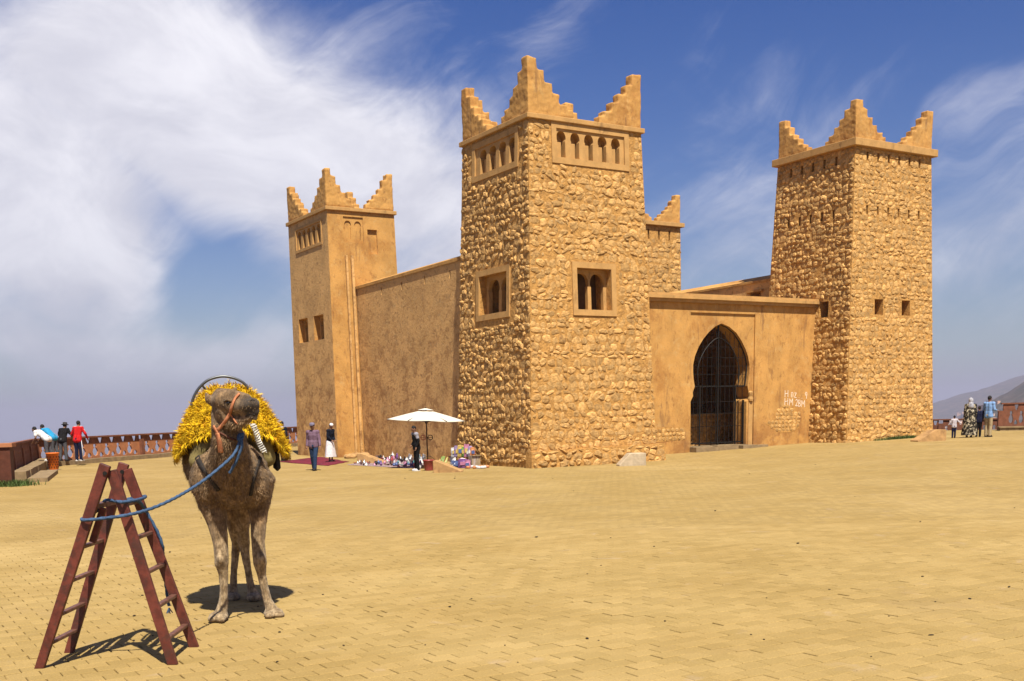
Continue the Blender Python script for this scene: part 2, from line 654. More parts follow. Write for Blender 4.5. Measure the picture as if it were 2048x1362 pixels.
# pavers that can be told apart, laid in rows along the gate wall's direction
pm = MB()
hl, hw, ch = PL / 2 - .0035, PW / 2 - .0035, .005
vs = [(-hl, -hw, -.02), (hl, -hw, -.02), (hl, hw, -.02), (-hl, hw, -.02),
      (-hl, -hw, -ch), (hl, -hw, -ch), (hl, hw, -ch), (-hl, hw, -ch),
      (-hl + ch, -hw + ch, 0), (hl - ch, -hw + ch, 0), (hl - ch, hw - ch, 0), (-hl + ch, hw - ch, 0)]
fs = [(8, 9, 10, 11)]
for a in (0, 4):
    fs += [(a + i, a + (i + 1) % 4, a + 4 + (i + 1) % 4, a + 4 + i) for i in range(4)]
pm.add(vs, fs)
paver_me = pm.mesh('paver', False)
paver_me.materials.append(M['paver'])
pv = np.array(vs)
spots = []
for r_ in range(-40, 140):
    for c_ in range(-60, 120):
        s_ = c_ * PL + (.5 * PL if r_ % 2 else 0)
        t_ = r_ * PW
        p = UX * s_ + VX * t_
        if not (6.6 < p.y < 17.5):
            continue
        q = proj((p.x, p.y, 0))
        if -60 < q[0] < 2110 and q[1] < 1400:
            spots.append((p.y, p.x, p.y))
spots.sort()
jv, jf = [], []
top_z = .014
for i, (_, x, y) in enumerate(spots):
    rz = ROT + random.gauss(0, .008)
    dz = random.gauss(0, .0016)
    tx, ty = random.gauss(0, .007), random.gauss(0, .007)
    x += random.gauss(0, .0018)
    y += random.gauss(0, .0018)
    fade = 1 - .9 * sstep((y - 14.5) / 3.0)
    z = gz(x, y) + top_z * fade + dz * fade
    if i < 300 + 0:
        o = bpy.data.objects.new('paver', paver_me)
        COL.objects.link(o)
        o.parent = plaza
        o.location = (x, y, z)
        o.rotation_euler = (tx, ty, rz)
    else:
        Rm = np.array((Matrix.Rotation(rz, 3, 'Z') @ Matrix.Rotation(tx * fade, 3, 'X') @ Matrix.Rotation(ty * fade, 3, 'Y')))
        w_ = pv @ Rm.T + np.array((x, y, z))
        o_ = len(jv) * 12
        jv.append(w_)
        jf += [tuple(k + o_ for k in f) for f in fs]
me = bpy.data.meshes.new('paving_blocks')
me.from_pydata(np.concatenate(jv).tolist(), [], jf)
me.materials.append(M['paver'])
tag(link('paving_blocks', me, None, plaza), kind='stuff')
# ------------------------------------------------------------------ valley, hills, haze
def hnoise(x, y, s, seed=0.0):
    from mathutils import noise
    return noise.fractal(Vector((x / s, y / s, seed)), .9, 2.1, 6)


def terrain_z(x, y):
    r = math.hypot(x, y - 40)
    a = math.atan2(x, y)
    z = -3.0 - 240 * sstep((r - 60) / 900)
    far = sstep((r - 300) / 900)
    # hillside rising to the right of the castle, a hazier one behind it
    ca_ = np.interp(a, [.25, .3725, .391, .411, .4258, .4434, .52, .75, 1.2, 1.6], [-243, -56, -38, -10, 8, 36, 85, 120, 60, -243])
    z += math.exp(-((r - 2500) / 800) ** 2) * (ca_ + 243) * (1 + .03 * hnoise(x, y, 300.0))
    cb_ = np.interp(a, [.24, .38, .4434, .6, 1.0, 1.6], [-243, -5, 135, 160, 120, -243])
    z += math.exp(-((r - 7200) / 1500) ** 2) * (cb_ + 243) * (1 + .03 * hnoise(x, y, 900.0, 3.0))
    z += far * 14 * hnoise(x, y, 260.0, 9.0)
    return z


NR, NA = 110, 260
tv, tf = [], []
rs = [62 * (14500 / 62) ** (i / (NR - 1)) for i in range(NR)]
aa = []
for j in range(NA):
    t = j / NA
    aa.append(-math.pi + 2 * math.pi * t)
# finer to the right of the castle, where the hill shows
aa = sorted(aa + [.33 + .15 * j / 120 for j in range(120)])
NA = len(aa)
for r_ in rs:
    for a in aa:
        x, y = r_ * math.sin(a), 40 + r_ * math.cos(a)
        tv.append((x, y, terrain_z(x, y)))
for i in range(NR - 1):
    for j in range(NA):
        tf.append((i * NA + j, i * NA + (j + 1) % NA, (i + 1) * NA + (j + 1) % NA, (i + 1) * NA + j))
c0 = len(tv)
tv.append((0, 40, -3.0))
for j in range(NA):
    tf.append((c0, (j + 1) % NA, j))
me = bpy.data.meshes.new('terrain')
me.from_pydata(tv, [], tf)
me.update()
M['terrain'] = mat('dry_scrub_hills', (.085, .062, .045), .95, .4, .02, 0, 1, stains=[((.03, .034, .018), .022, .48, .56, .85, 1, 0, None), ((.20, .14, .10), .012, .55, .68, .6, 1, 0, None)])
terr = tag(link('terrain', me, M['terrain'], None, True), 'hazy dry hills and valley below the plaza', 'hill', kind='structure')
tbvh = BVHTree.FromPolygons(tv, tf)

# ruined wall along the far ridge and houses of the village under it
M['farhouse'] = mat('pale_houses', (.62, .45, .33), .9, .1, 1, island=.25)
M['farwall'] = mat('pink_ruin', (.55, .33, .21), .9, .12, .2)


def far_hit(px, py):
    r = ray(px, py)
    h = tbvh.ray_cast(EYE, r.normalized())
    return h[0]



ruin = [(1915, 826), (1925, 822), (1950, 816), (1975, 809), (1998, 801)]
rp = [far_hit(x, y + 6) for x, y in ruin]
fw = MB()
for a, b in zip(rp, rp[1:]):
    if a is None or b is None:
        continue
    fw.bar(Vector((a.x, a.y, min(a.z, b.z) + 4)), Vector((b.x, b.y, min(a.z, b.z) + 6)), 6, 13, side=(0, 0, 1))
if fw.v:
    fw.bar(rp[0] + Vector((0, 0, -4)), rp[0] + Vector((0, 0, 17)), 9, 9)
    tag(fw.build('ruined_wall', M['farwall']), 'long pink ruined rampart along the hazy far ridge', 'wall')
hv = MB().box((0, 0, .45), (1, 1, .9)).box((.2, .1, 1.0), (.45, .5, .3))
house_me = hv.mesh('far_house')
house_me.materials.append(M['farhouse'])
rh = random.Random(3)
for k in range(70):
    px, py = rh.uniform(1866, 1985), 0
    py = rh.uniform(838, 856) - (px - 1866) * .10 + (rh.random() ** 2) * 8
    h = far_hit(px, py)
    if h is None or h.y > 4000 or h.y < 700:
        continue
    o = bpy.data.objects.new('far_house', house_me)
    COL.objects.link(o)
    sx = rh.uniform(7, 13)
    o.scale = (sx, rh.uniform(7, 12), rh.uniform(5, 8))
    o.location = h - Vector((0, 0, 1))
    o.rotation_euler = (0, 0, rh.uniform(0, 3))
    tag(o, 'small pale flat-roofed house on the hazy far hillside', 'house', 'village houses on the far hillside')
# ------------------------------------------------------------------ the castle
stone_proto = []


def stone_proto_make(k):
    rr = random.Random(100 + k)
    n = 9
    ph = rr.uniform(0, 6.28)
    rad = []
    for i in range(n):
        t = 2 * math.pi * i / n + ph
        c_, s_ = math.cos(t), math.sin(t)
        sup = 1.0 / max(1e-6, (abs(c_) ** 2.6 + abs(s_) ** 2.6)) ** (1 / 2.6)
        rad.append((t + rr.uniform(-.16, .16), sup * rr.uniform(.74, 1.10)))
    vs = []
    for sc_, y in ((1.06, .5), (.92, -.42), (.60, -.88)):
        for t, q in rad:
            vs.append((.5 * q * sc_ * math.cos(t), y + (rr.uniform(-.28, .24) if y < 0 else 0), .5 * q * sc_ * math.sin(t)))
    vs.append((rr.uniform(-.16, .16), -1.0, rr.uniform(-.16, .16)))
    fs = []
    for a in (0, n):
        fs += [(a + i, a + (i + 1) % n, a + n + (i + 1) % n, a + n + i) for i in range(n)]
    fs += [(2 * n + i, 2 * n + (i + 1) % n, 3 * n) for i in range(n)]
    me = bpy.data.meshes.new('stone')
    me.from_pydata(vs, [], fs)
    me.materials.append(M['stone'])
    bm = bmesh.new()
    bm.from_mesh(me)
    bmesh.ops.recalc_face_normals(bm, faces=bm.faces)
    bm.to_mesh(me)
    bm.free()
    return me, np.array(vs), [tuple(p.vertices) for p in me.polygons]


STONES = [stone_proto_make(k) for k in range(16)]


class StoneField:
    """stones set into wall faces; the largest become parts, the rest one part of kind stuff"""
    def __init__(s, parent):
        s.parent, s.items = parent, []

    def put(s, loc, rz, tilt, w, h, p, spin):
        s.items.append((w * h, loc, rz, tilt, w, h, p, spin))

    def face(s, F, rz, tilt, s0, s1, z0, z1, skip=(), hmin=.11, hmax=.30, pmin=.018, pmax=.044, keep=.97):
        """F(s, z, d) point on the face; s0/s1 functions of z"""
        z = z0
        while z < z1 - .08:
            hh = min(random.uniform(hmin, hmax), z1 - z)
            zc = z + hh / 2
            a, b = s0(zc), s1(zc)
            x = a + random.uniform(.0, .03)
            while x < b - .05:
                w = min(random.uniform(hmin * 1.1, hmax * 1.5), b - x)
                if w < .09:
                    break
                xc = x + w / 2
                zz = zc + random.gauss(0, .035)
                ww, h2 = w * random.uniform(.92, 1.18), hh * random.uniform(.88, 1.25)
                xc = min(max(xc, a + ww * .46), b - ww * .46)
                if random.random() < .10:
                    ww *= .6
                    h2 *= .6
                ok = random.random() < keep
                for (r0, r1, q0, q1) in skip:
                    if r1 - r0 < .2 and zz + h2 / 2 > q0 and zz - h2 / 2 < q1 and xc + ww / 2 > r0 and xc - ww / 2 < r1:
                        ww = min(ww, .24)          # stones stop at the edge of a slit
                        xc = r0 - ww / 2 + .01 if xc < (r0 + r1) / 2 else r1 + ww / 2 - .01
                        continue
                    if xc + ww / 2 > r0 and xc - ww / 2 < r1 and zz + h2 / 2 > q0 and zz - h2 / 2 < q1:
                        ok = False
                        break
                if ok:
                    s.put(F(xc, zz, 0.0), rz, tilt, ww, h2, random.uniform(pmin, pmax) if random.random() > .3 else random.uniform(.008, pmin), random.gauss(0, .3))
                x += w
            z += hh

    def finish(s, limit=300):
        s.items.sort(key=lambda t: -t[0])
        av, af, off = [], [], 0
        for i, (_, loc, rz, tilt, w, h, p, spin) in enumerate(s.items):
            k = random.randrange(len(STONES))
            me, vs, fs = STONES[k]
            Mx = Matrix.Rotation(rz, 4, 'Z') @ Matrix.Rotation(tilt, 4, 'X') @ Matrix.Rotation(spin, 4, 'Y')
            if i < limit:
                o = bpy.data.objects.new('stone', me)
                COL.objects.link(o)
                o.parent = s.parent
                o.matrix_local = Matrix.Translation(loc) @ Mx @ Matrix.Diagonal((w, p, h, 1))
            else:
                A = np.array((Mx @ Matrix.Diagonal((w, p, h, 1))).to_3x3())
                av.append(vs @ A.T + np.array(loc))
                af += [tuple(q + off for q in f) for f in fs]
                off += len(vs)
        if av:
            me = bpy.data.meshes.new('stonework')
            me.from_pydata(np.concatenate(av).tolist(), [], af)
            me.materials.append(M['stone'])
            tag(link('stonework', me, None, s.parent), kind='stuff')


def stepped(n, length, height, rr):
    """outline of one stepped wing from the corner outwards: list of (x0, x1, top)"""
    xs = [0, .215, .38, .545, .705, .875, 1.0]
    tp = [1, .80, .575, .42, .25, .14]
    xs = [0] + [(x + rr.uniform(-.012, .012)) * length for x in xs[1:]]
    return [(xs[i], xs[i + 1], (tp[i] + rr.uniform(-.02, .02) * (i > 0)) * height) for i in range(6)]


def merlon(parent, cx, cy, sx, sy, z0, lu, lv, height, th, mat_, seed, n=6):
    """stepped corner crenellation with two wings; (sx, sy) point along the tower's sides away from the corner"""
    rr = random.Random(seed)
    mb = MB()
    for wing in range(2):
        st = stepped(n, lu if wing == 0 else lv, height, rr)
        pts = [(0 if wing == 0 else th, 0)]
        pts = []
        x_in = 0.0 if wing == 0 else th
        for (x0, x1, tp) in st:
            if x1 <= x_in:
                continue
            pts += [(max(x0, x_in), tp + rr.uniform(-.02, .02)), (x1 + rr.uniform(-.015, .015), tp + rr.uniform(-.02, .02))]
        poly = [(x_in, 0.0)] + pts + [(pts[-1][0], 0.0)]

        def F(a, z, d, wing=wing):
            if wing == 0:
                return (cx + sx * a, cy + sy * d, z0 + z)
            return (cx + sx * d, cy + sy * a, z0 + z)
        mb.plate(poly, [], F, 0.0, th, back=True)
    # worn, slightly uneven masonry
    me = mb.mesh('tmp')
    ob = bpy.data.objects.new('tmp', me)
    COL.objects.link(ob)
    md = ob.modifiers.new('r', 'REMESH')
    md.mode = 'VOXEL'
    md.voxel_size = .042
    sm = ob.modifiers.new('s', 'SMOOTH')
    sm.iterations = 1
    dg = bpy.context.evaluated_depsgraph_get()
    out = bpy.data.meshes.new_from_object(ob.evaluated_get(dg))
    bpy.data.objects.remove(ob)
    bpy.data.meshes.remove(me)
    from mathutils import noise as mn
    nrm = [v.normal.copy() for v in out.vertices]
    for v, n_ in zip(out.vertices, nrm):
        if v.co.z > z0 + .05:
            q = v.co + Vector((seed, 0, 0))
            v.co += n_ * (mn.noise(q * 2.6) * .018 + mn.noise(q * 8) * .012)
        elif v.co.z < z0 + .03:
            v.co.z = z0 - .004
    out.materials.append(mat_)
    return link('merlon', out, None, parent, True)


def ring_slab(parent, name, x0, x1, y0, y1, z0, z1, mat_, out):
    mb = MB()
    mb.box(((x0 + x1) / 2, (y0 + y1) / 2, (z0 + z1) / 2), (x1 - x0 + 2 * out, y1 - y0 + 2 * out, z1 - z0))
    o = mb.build(name, mat_, parent)
    bv = o.modifiers.new('b', 'BEVEL')
    bv.width = .02
    bv.segments = 2
    return o


def frame_ring(parent, name, F, x0, x1, z0, z1, w, proud, mat_, depth=.02):
    """raised frame round an opening, mitred as one piece"""
    mb = MB()
    G = lambda s_, z, d: F(s_, z, d - proud)
    mb.plate(rect(x0, x1, z0, z1), [rect(x0 + w, x1 - w, z0 + w, z1 - w)], G, 0.0, proud + depth, back=False)
    return mb.build(name, mat_, parent)


class Tower:
    def __init__(s, name, label, u0, v0, wu, wv, b, h, wallmat, group=None):
        s.b, s.wu, s.wv, s.h = b, wu, wv, h
        s.base = AO + UX * u0 + VX * v0
        gzv = 0.0
        s.root = empty(name, (s.base.x, s.base.y, gzv), ROT, label, 'tower', group)
        s.wallmat = wallmat
        b_ = b
        s.FR = lambda a, z, d: (a, b_ * z + d, z)
        s.FL = lambda a, z, d: (b_ * z + d, a, z)
        s.stones = StoneField(s.root)
        s.tR = -math.atan(b)
        s.holesR, s.holesL = [], []       # (loop, depth)
        s.skipR, s.skipL = [], []

    def walls(s):
        b, wu, wv, h = s.b, s.wu, s.wv, s.h
        z0 = -1.0
        mb = MB()
        for F, w, holes in ((s.FR, wu, s.holesR), (s.FL, wv, s.holesL)):
            outer = [(b * z0, z0), (w - b * z0, z0), (w - b * h, h), (b * h, h)]
            mb.plate(outer, [lp for lp, d in holes], F)
            for lp, d in holes:
                n = len(lp)
                mb.add([F(p[0], p[1], 0) for p in lp] + [F(p[0], p[1], d) for p in lp], [(k, (k + 1) % n, n + (k + 1) % n, n + k) for k in range(n)])
                mb.add([F(p[0], p[1], d) for p in lp], tessellate_polygon([[Vector((p[0], p[1], 0)) for p in lp]]))
        # the two sides turned away
        q = lambda x, y, z: (x, y, z)
        lo = [(b * z0, b * z0), (wu - b * z0, b * z0), (wu - b * z0, wv - b * z0), (b * z0, wv - b * z0)]
        hi = [(b * h, b * h), (wu - b * h, b * h), (wu - b * h, wv - b * h), (b * h, wv - b * h)]
        mb.add([(*lo[1], z0), (*lo[2], z0), (*hi[2], h), (*hi[1], h)], [(0, 1, 2, 3)])
        mb.add([(*lo[2], z0), (*lo[3], z0), (*hi[3], h), (*hi[2], h)], [(0, 1, 2, 3)])
        me = mb.mesh('wall', True)
        return link('wall', me, s.wallmat, s.root, False)

    def crown(s, slab, out, mer_h, th, wing, mat_, seed, trim):
        b, wu, wv, h = s.b, s.wu, s.wv, s.h
        x0, x1, y0, y1 = b * h, wu - b * h, b * h, wv - b * h
        ring_slab(s.root, 'cornice', x0, x1, y0, y1, h - .004, h + slab, trim, out)
        z = h + slab - .003
        lu, lv = (x1 - x0) * wing, (y1 - y0) * wing
        k = 0
        for (cx, sx) in ((x0, 1), (x1, -1)):
            for (cy, sy) in ((y0, 1), (y1, -1)):
                merlon(s.root, cx, cy, sx, sy, z, lu * random.uniform(.94, 1.02), lv * random.uniform(.94, 1.02), mer_h * random.uniform(.98, 1.02), th, mat_, seed + k)
                k += 1

    def stone_faces(s, z0=.02, **kw):
        b, wu, wv, h = s.b, s.wu, s.wv, s.h
        s.stones.face(s.FR, 0.0, s.tR, lambda z: b * z, lambda z: wu - b * z, z0, h - .03, s.skipR, **kw)
        s.stones.face(s.FL, -math.pi / 2, s.tR, lambda z: b * z, lambda z: wv - b * z, z0, h - .03, s.skipL, pmin=.028, pmax=.072, **kw)


def arcade(t, side, x0, x1, z0, z1, centers, aw, zspring, zapex, zbot, border=.2, slit=True):
    """framed plaster panel with a row of blind arches"""
    F = t.FR if side == 'R' else t.FL
    (t.skipR if side == 'R' else t.skipL).append((x0 - .02, x1 + .02, z0 - .02, z1 + .02))
    frame_ring(t.root, 'panel_frame', F, x0, x1, z0, z1, border, .035, M['trim'])
    mb = MB()
    holes = [arch(c, aw, zbot, zspring, zapex, .03) for c in centers]
    G = lambda s_, z, d: F(s_, z, d + .02)
    mb.plate(rect(x0 + border - .01, x1 - border + .01, z0 + border - .01, z1 - border + .01), holes, G, 0.0, None, hole_depth=.30, hole_back=True)
    (t.holesR if side == 'R' else t.holesL).append((rect(x0 + border - .012, x1 - border + .012, z0 + border - .012, z1 - border + .012), .45))
    ap_ = mb.build('arch_panel', M['trim'], t.root)
    for c in centers:
        # squat half column standing in the niche, with the dark slot beside it
        cm = MB()
        p = Vector(F(c - aw * .12, (zbot + zspring) / 2 - .03, .20))
        cm.box(p, (aw * .5, .18, zspring - zbot - .02) if side == 'R' else (.18, aw * .5, zspring - zbot - .02))
        cm.build('column', M['trim'], ap_)
        sm = MB()
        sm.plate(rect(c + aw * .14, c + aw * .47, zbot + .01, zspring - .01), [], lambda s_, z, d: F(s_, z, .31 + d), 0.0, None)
        sm.build('slot_shade', M['inside'], ap_)  # flat dark sheet on the niche back, painted as shade


def twin_window(t, side, x0, x1, z0, z1, fw=.2, frame=True):
    """deep square window with two arches on a middle column"""
    F = t.FR if side == 'R' else t.FL
    holes = t.holesR if side == 'R' else t.holesL
    ix0, ix1, iz0, iz1 = x0 + fw, x1 - fw, z0 + fw, z1 - fw
    holes.append((rect(ix0, ix1, iz0, iz1), .95))
    fr_ = None
    if frame:
        (t.skipR if side == 'R' else t.skipL).append((x0 - .02, x1 + .02, z0 - .02, z1 + .02))
        fr_ = frame_ring(t.root, 'window_frame', F, x0, x1, z0, z1, fw + .003, .045, M['trim'])
    w = ix1 - ix0
    hgt = iz1 - iz0
    mb = MB()
    aw = w * .36
    hs_ = [arch(ix0 + w * .27, aw, iz0 + .03, iz0 + hgt * .58, iz0 + hgt * .90, .04), arch(ix0 + w * .73, aw, iz0 + .03, iz0 + hgt * .58, iz0 + hgt * .90, .04)]
    mb.plate(rect(ix0 + .002, ix1 - .002, iz0 + .002, iz1 - .002), hs_, lambda s_, z, d: F(s_, z, d + .30), 0.0, .16, back=True)
    ta_ = mb.build('twin_arch', M['trim'], fr_ or t.root)
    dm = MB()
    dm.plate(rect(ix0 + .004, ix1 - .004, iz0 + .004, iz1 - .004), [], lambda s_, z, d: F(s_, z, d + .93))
    dm.build('opening_shade', M['inside'], fr_ or ta_)  # dark sheet paints the window's inner shade over the recess back


GRP_T = 'corner towers of the castle'
# --- near stone tower
TA = Tower('stone_tower', 'big rough stone tower with framed twin-arched windows, beside the parasol stall', 0, 0, 5.595, 5.345, .0356, 11.5, M['mortar'], GRP_T)
arcade(TA, 'R', 1.30, 4.60, 10.16, 11.495, [1.72 + .58 * i for i in range(5)], .33, 10.92, 11.22, 10.38, border=.2)
arcade(TA, 'L', 1.02, 4.17, 10.08, 11.40, [1.45 + .663 * i for i in range(4)], .42, 10.82, 11.10, 10.27, border=.2)
twin_window(TA, 'R', 1.97, 3.87, 5.13, 6.95)
twin_window(TA, 'L', 1.49, 3.85, 5.15, 6.93)
TA.walls()
TA.stone_faces()
# plinth of bigger stones along the sunny foot
pl = MB()
pl.add([(-.14, -.22, -.6), (5.90, -.22, -.6), (5.90, .2, -.6), (-.14, .2, -.6), (-.10, -.17, .46), (5.83, -.17, .55), (5.83, .2, .55), (-.10, .2, .46)],
       [(0, 3, 2, 1), (4, 5, 6, 7), (0, 1, 5, 4), (1, 2, 6, 5), (2, 3, 7, 6), (3, 0, 4, 7)])
pl.build('plinth', M['mortar'], TA.root)
TA.stones.face(lambda a, z, d: (a, -.19 + .05 * z, z), 0, -.05, lambda z: -.12, lambda z: 5.82, -.12, .47, hmin=.2, hmax=.36, pmin=.04, pmax=.09, keep=1)
TA.stones.finish()
TA.crown(.16, .10, 1.80, .36, .40, M['plaster'], 50, M['trim'])

# --- far right stone tower
TC = Tower('stone_tower', 'tall rough stone tower with rows of arrow slits and two small square windows', 17.36, 1.30, 5.889, 5.396, .0357, 12.62, M['mortar'], GRP_T)
for i in range(6):
    xs_ = 1.23 + .68 * i
    for z_ in (12.1, 9.9):
        TC.holesR.append((rect(xs_ - .065, xs_ + .065, z_, z_ + .36), .5))
        TC.skipR.append((xs_ - .065, xs_ + .065, z_ - .02, z_ + .37))
for i in range(5):
    xs_ = 1.47 + .66 * i
    for z_ in (12.0, 9.8):
        TC.holesL.append((rect(xs_ - .07, xs_ + .07, z_, z_ + .38), .5))
        TC.skipL.append((xs_ - .075, xs_ + .075, z_ - .02, z_ + .40))
for x_ in (1.76, 3.56):
    TC.holesR.append((rect(x_, x_ + .56, 5.68, 6.34), .9))
    TC.skipR.append((x_ - .01, x_ + .57, 5.67, 6.35))
TC.holesL.append((rect(1.46, 1.98, 5.64, 6.32), .9))
TC.skipL.append((1.45, 1.99, 5.63, 6.33))
TC.walls()
TC.stone_faces(hmin=.13, hmax=.28)
TC.stones.finish()
TC.crown(.30, .20, 1.62, .36, .39, M['plaster'], 70, M['trim'])

# --- plastered tower at the far end of the side wall
ub, vb = (-.72, 15.59)
TB = Tower('plastered_tower', 'smooth ochre plastered tower behind the red carpet', ub, vb, 3.604, 5.195, .0122, 10.95, M['plaster_stained'], GRP_T)
arcade(TB, 'L', .80, 4.15, 9.55, 10.70, [1.25 + .61 * i for i in range(5)], .36, 10.25, 10.50, 9.70, border=.12)
twin_window(TB, 'L', .98, 2.36, 5.28, 6.56, .08, frame=False)
twin_window(TB, 'L', 2.98, 4.34, 5.28, 6.56, .08, frame=False)
# niches on the sunny side
TB.holesR.append((rect(.90, 1.88, 9.62, 10.72), .10))
TB.holesR.append((rect(2.07, 2.56, 9.14, 10.22), .12))
wb = TB.walls()
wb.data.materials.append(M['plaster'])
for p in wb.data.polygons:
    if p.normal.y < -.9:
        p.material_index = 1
nm = MB()
nm.plate(rect(.905, 1.875, 9.625, 10.71), [arch(1.13, .27, 9.75, 10.28, 10.55, .03), arch(1.62, .27, 9.75, 10.28, 10.55, .03)], lambda a, z, d: TB.FR(a, z, d + .05), 0.0, None, hole_depth=.2)
nm.build('arch_panel', M['plaster'], TB.root)
# drain channel running down beside the wall
dm = MB()
for (xa, xb_) in ((.86, .95), (1.13, 1.24)):
    dm.box((( xa + xb_) / 2, -.03, 4.2), (xb_ - xa, .10, 9.6))
dm.build('drain_channel', M['plaster_stained'], TB.root)
TB.crown(.16, .10, 1.62, .30, .42, M['plaster'], 90, M['trim'])

# --- back tower, mostly hidden
TD = Tower('stone_tower', 'back stone tower mostly hidden behind the gate wall, one stepped corner showing', 17.7, 17.4, 4.05, 4.6, .012, 11.85, M['mortar'], GRP_T)
for i in range(4):
    xs_ = .85 + .75 * i
    TD.holesR.append((rect(xs_ - .06, xs_ + .06, 11.1, 11.62), .5))
    TD.skipR.append((xs_ - .1, xs_ + .1, 11.05, 11.65))
TD.holesR.append((rect(2.9, 3.02, 9.45, 9.8), .5))
TD.walls()
TD.stones.face(TD.FR, 0, TD.tR, lambda z: .1, lambda z: 4.05 - .012 * z, 6.2, 11.8, TD.skipR, hmin=.2, hmax=.34)
TD.stones.finish()
TD.crown(.22, .18, 1.55, .34, .46, M['plaster'], 110, M['trim'])


def wall_thing(name, label, u0, v0):
    p = AO + UX * u0 + VX * v0
    return empty(name, (p.x, p.y, 0), ROT, label, 'wall', kind='thing')


# --- side wall between the near tower and the plastered tower
sw = wall_thing('side_wall', 'high stained plaster wall behind the parasol stall', .62, 5.0)
mb = MB()
F = lambda a, z, d: (d, a, z)
hl_ = []
for v_ in (12.9, 10.9, 8.75, 6.6):
    hl_.append(rect(v_ - 5.0 - .05, v_ - 5.0 + .05, 7.02, 7.34))
mb.plate([(0, -1), (10.9, -1), (10.9, 7.64), (0, 7.72)], hl_, F, 0, None, hole_depth=.5)
mb.build('wall', M['plaster_stained'], sw)
mb = MB()
mb.add([(-.05, 0, 7.72), (-.05, 10.9, 7.64), (.9, 10.9, 7.95), (.9, 0, 8.02), (-.05, 0, 7.60), (-.05, 10.9, 7.52)], [(0, 3, 2, 1), (4, 0, 1, 5)])
mb.add([(.9, 0, 8.02), (.9, 10.9, 7.95), (.9, 10.9, -1), (.9, 0, -1)], [(0, 3, 2, 1)])
mb.build('coping', M['plaster'], sw)

# --- wall between the far right tower and the back tower
cw = wall_thing('court_wall', 'inner courtyard wall showing above the gate wall', 18.4, 6.3)
mb = MB()
mb.plate([(0, -1), (11.4, -1), (11.4, 7.72), (0, 7.80)], [rect(1.5, 2.2, 6.75, 7.25)], F, 0, None, hole_depth=.6)
mb.build('wall', M['plaster_stained'], cw)
mb = MB()
mb.add([(-.06, 0, 7.80), (-.06, 11.4, 7.72), (.8, 11.4, 8.0), (.8, 0, 8.1), (-.06, 0, 7.7), (-.06, 11.4, 7.62)], [(0, 3, 2, 1), (4, 0, 1, 5)])
mb.add([(.8, 0, 8.1), (.8, 11.4, 8.0), (.8, 11.4, -1), (.8, 0, -1)], [(0, 3, 2, 1)])
mb.box((-.05, 1.85, 7.31), (.2, 1.1, .1))
mb.build('coping', M['plaster'], cw)
bw = wall_thing('back_wall', 'plain wall closing the rear of the castle courtyard', 2.6, 19.0)
MB().box((7.8, .4, 3.3), (15.4, .8, 8.6)).build('wall', M['plaster_stained'], bw)

# --- gate wall
gw = wall_thing('gate_wall', 'ochre plaster wall with pointed horseshoe gateway between the stone towers', 0, 3.5)
GF = lambda a, z, d: (a, d, z)
GT = .85
port = [(10.34, -.3), (13.52, -.3), (13.52, 2.03), (13.74, 2.20), (13.60, 2.55), (13.57, 2.70), (13.62, 3.02), (13.66, 3.35), (13.66, 3.60), (13.57, 3.95), (13.42, 4.25),
        (13.18, 4.60), (12.86, 4.94), (12.45, 5.18), (12.02, 5.31), (11.66, 5.18), (11.32, 4.95), (11.0, 4.66), (10.74, 4.32), (10.55, 3.96), (10.45, 3.60),
        (10.45, 3.3), (10.49, 2.95), (10.55, 2.70), (10.44, 2.45), (10.46, 2.30), (10.32, 2.08)]
mb = MB()
mb.plate([(4.9, -1), (17.75, -1), (17.75, 6.10), (4.9, 6.10)], [rect(10.36 - .12, 13.90, -.6, 5.72)], GF, 0, None, hole_depth=.07, hole_back=False)
mb.plate(rect(10.235, 13.905, -.6, 5.725), [port], lambda a, z, d: (a, d + .065, z), 0, None, hole_depth=GT - .07, hole_back=False)
mb.add([(4.9, GT, -1), (17.75, GT, -1), (17.75, GT, 6.1), (4.9, GT, 6.1)], [])
mb.plate([(4.9, -1), (17.75, -1), (17.75, 6.10), (4.9, 6.10)], [port], lambda a, z, d: (a, GT, z), 0, None)
mb.build('wall', M['plaster'], gw)
cm = MB()
cm.box((11.33, .36, 6.17), (12.85, 1.0, .13))
cm.box((11.33, .33, 6.29), (12.85, 1.14, .12))
cm.box((11.33, .36, 6.40), (12.85, 1.04, .10))
cm.build('cornice', M['trim'], gw)
# little corbel columns at the jambs
for x_, sg in ((13.74, 1),):
    jm = MB()
    jm.box((x_, .06, 1.0), (.24, .06, 2.0))
    jm.lathe([(.05, 2.02), (.12, 2.05), (.13, 2.14), (.09, 2.24), (.11, 2.34), (.12, 2.42), (.05, 2.48)], 10, (x_, .06, 0))
    jm.build('jamb_column', M['trim'], gw)
# step stones
st = MB()
for x_, w_, h_, y_ in ((10.9, 1.3, .10, -.18), (12.1, 1.2, .14, -.10), (13.3, .9, .10, -.22), (14.0, .9, .08, -.12)):
    s1 = MB().box((x_, y_, h_ / 2 - .02), (w_, .5, h_ + .16), random.uniform(-.05, .05))
    s1.build('step_stone', M['kerb'], gw)
MB().box((11.93, .42, .05), (3.1, .95, .26)).build('threshold', M['kerb'], gw)
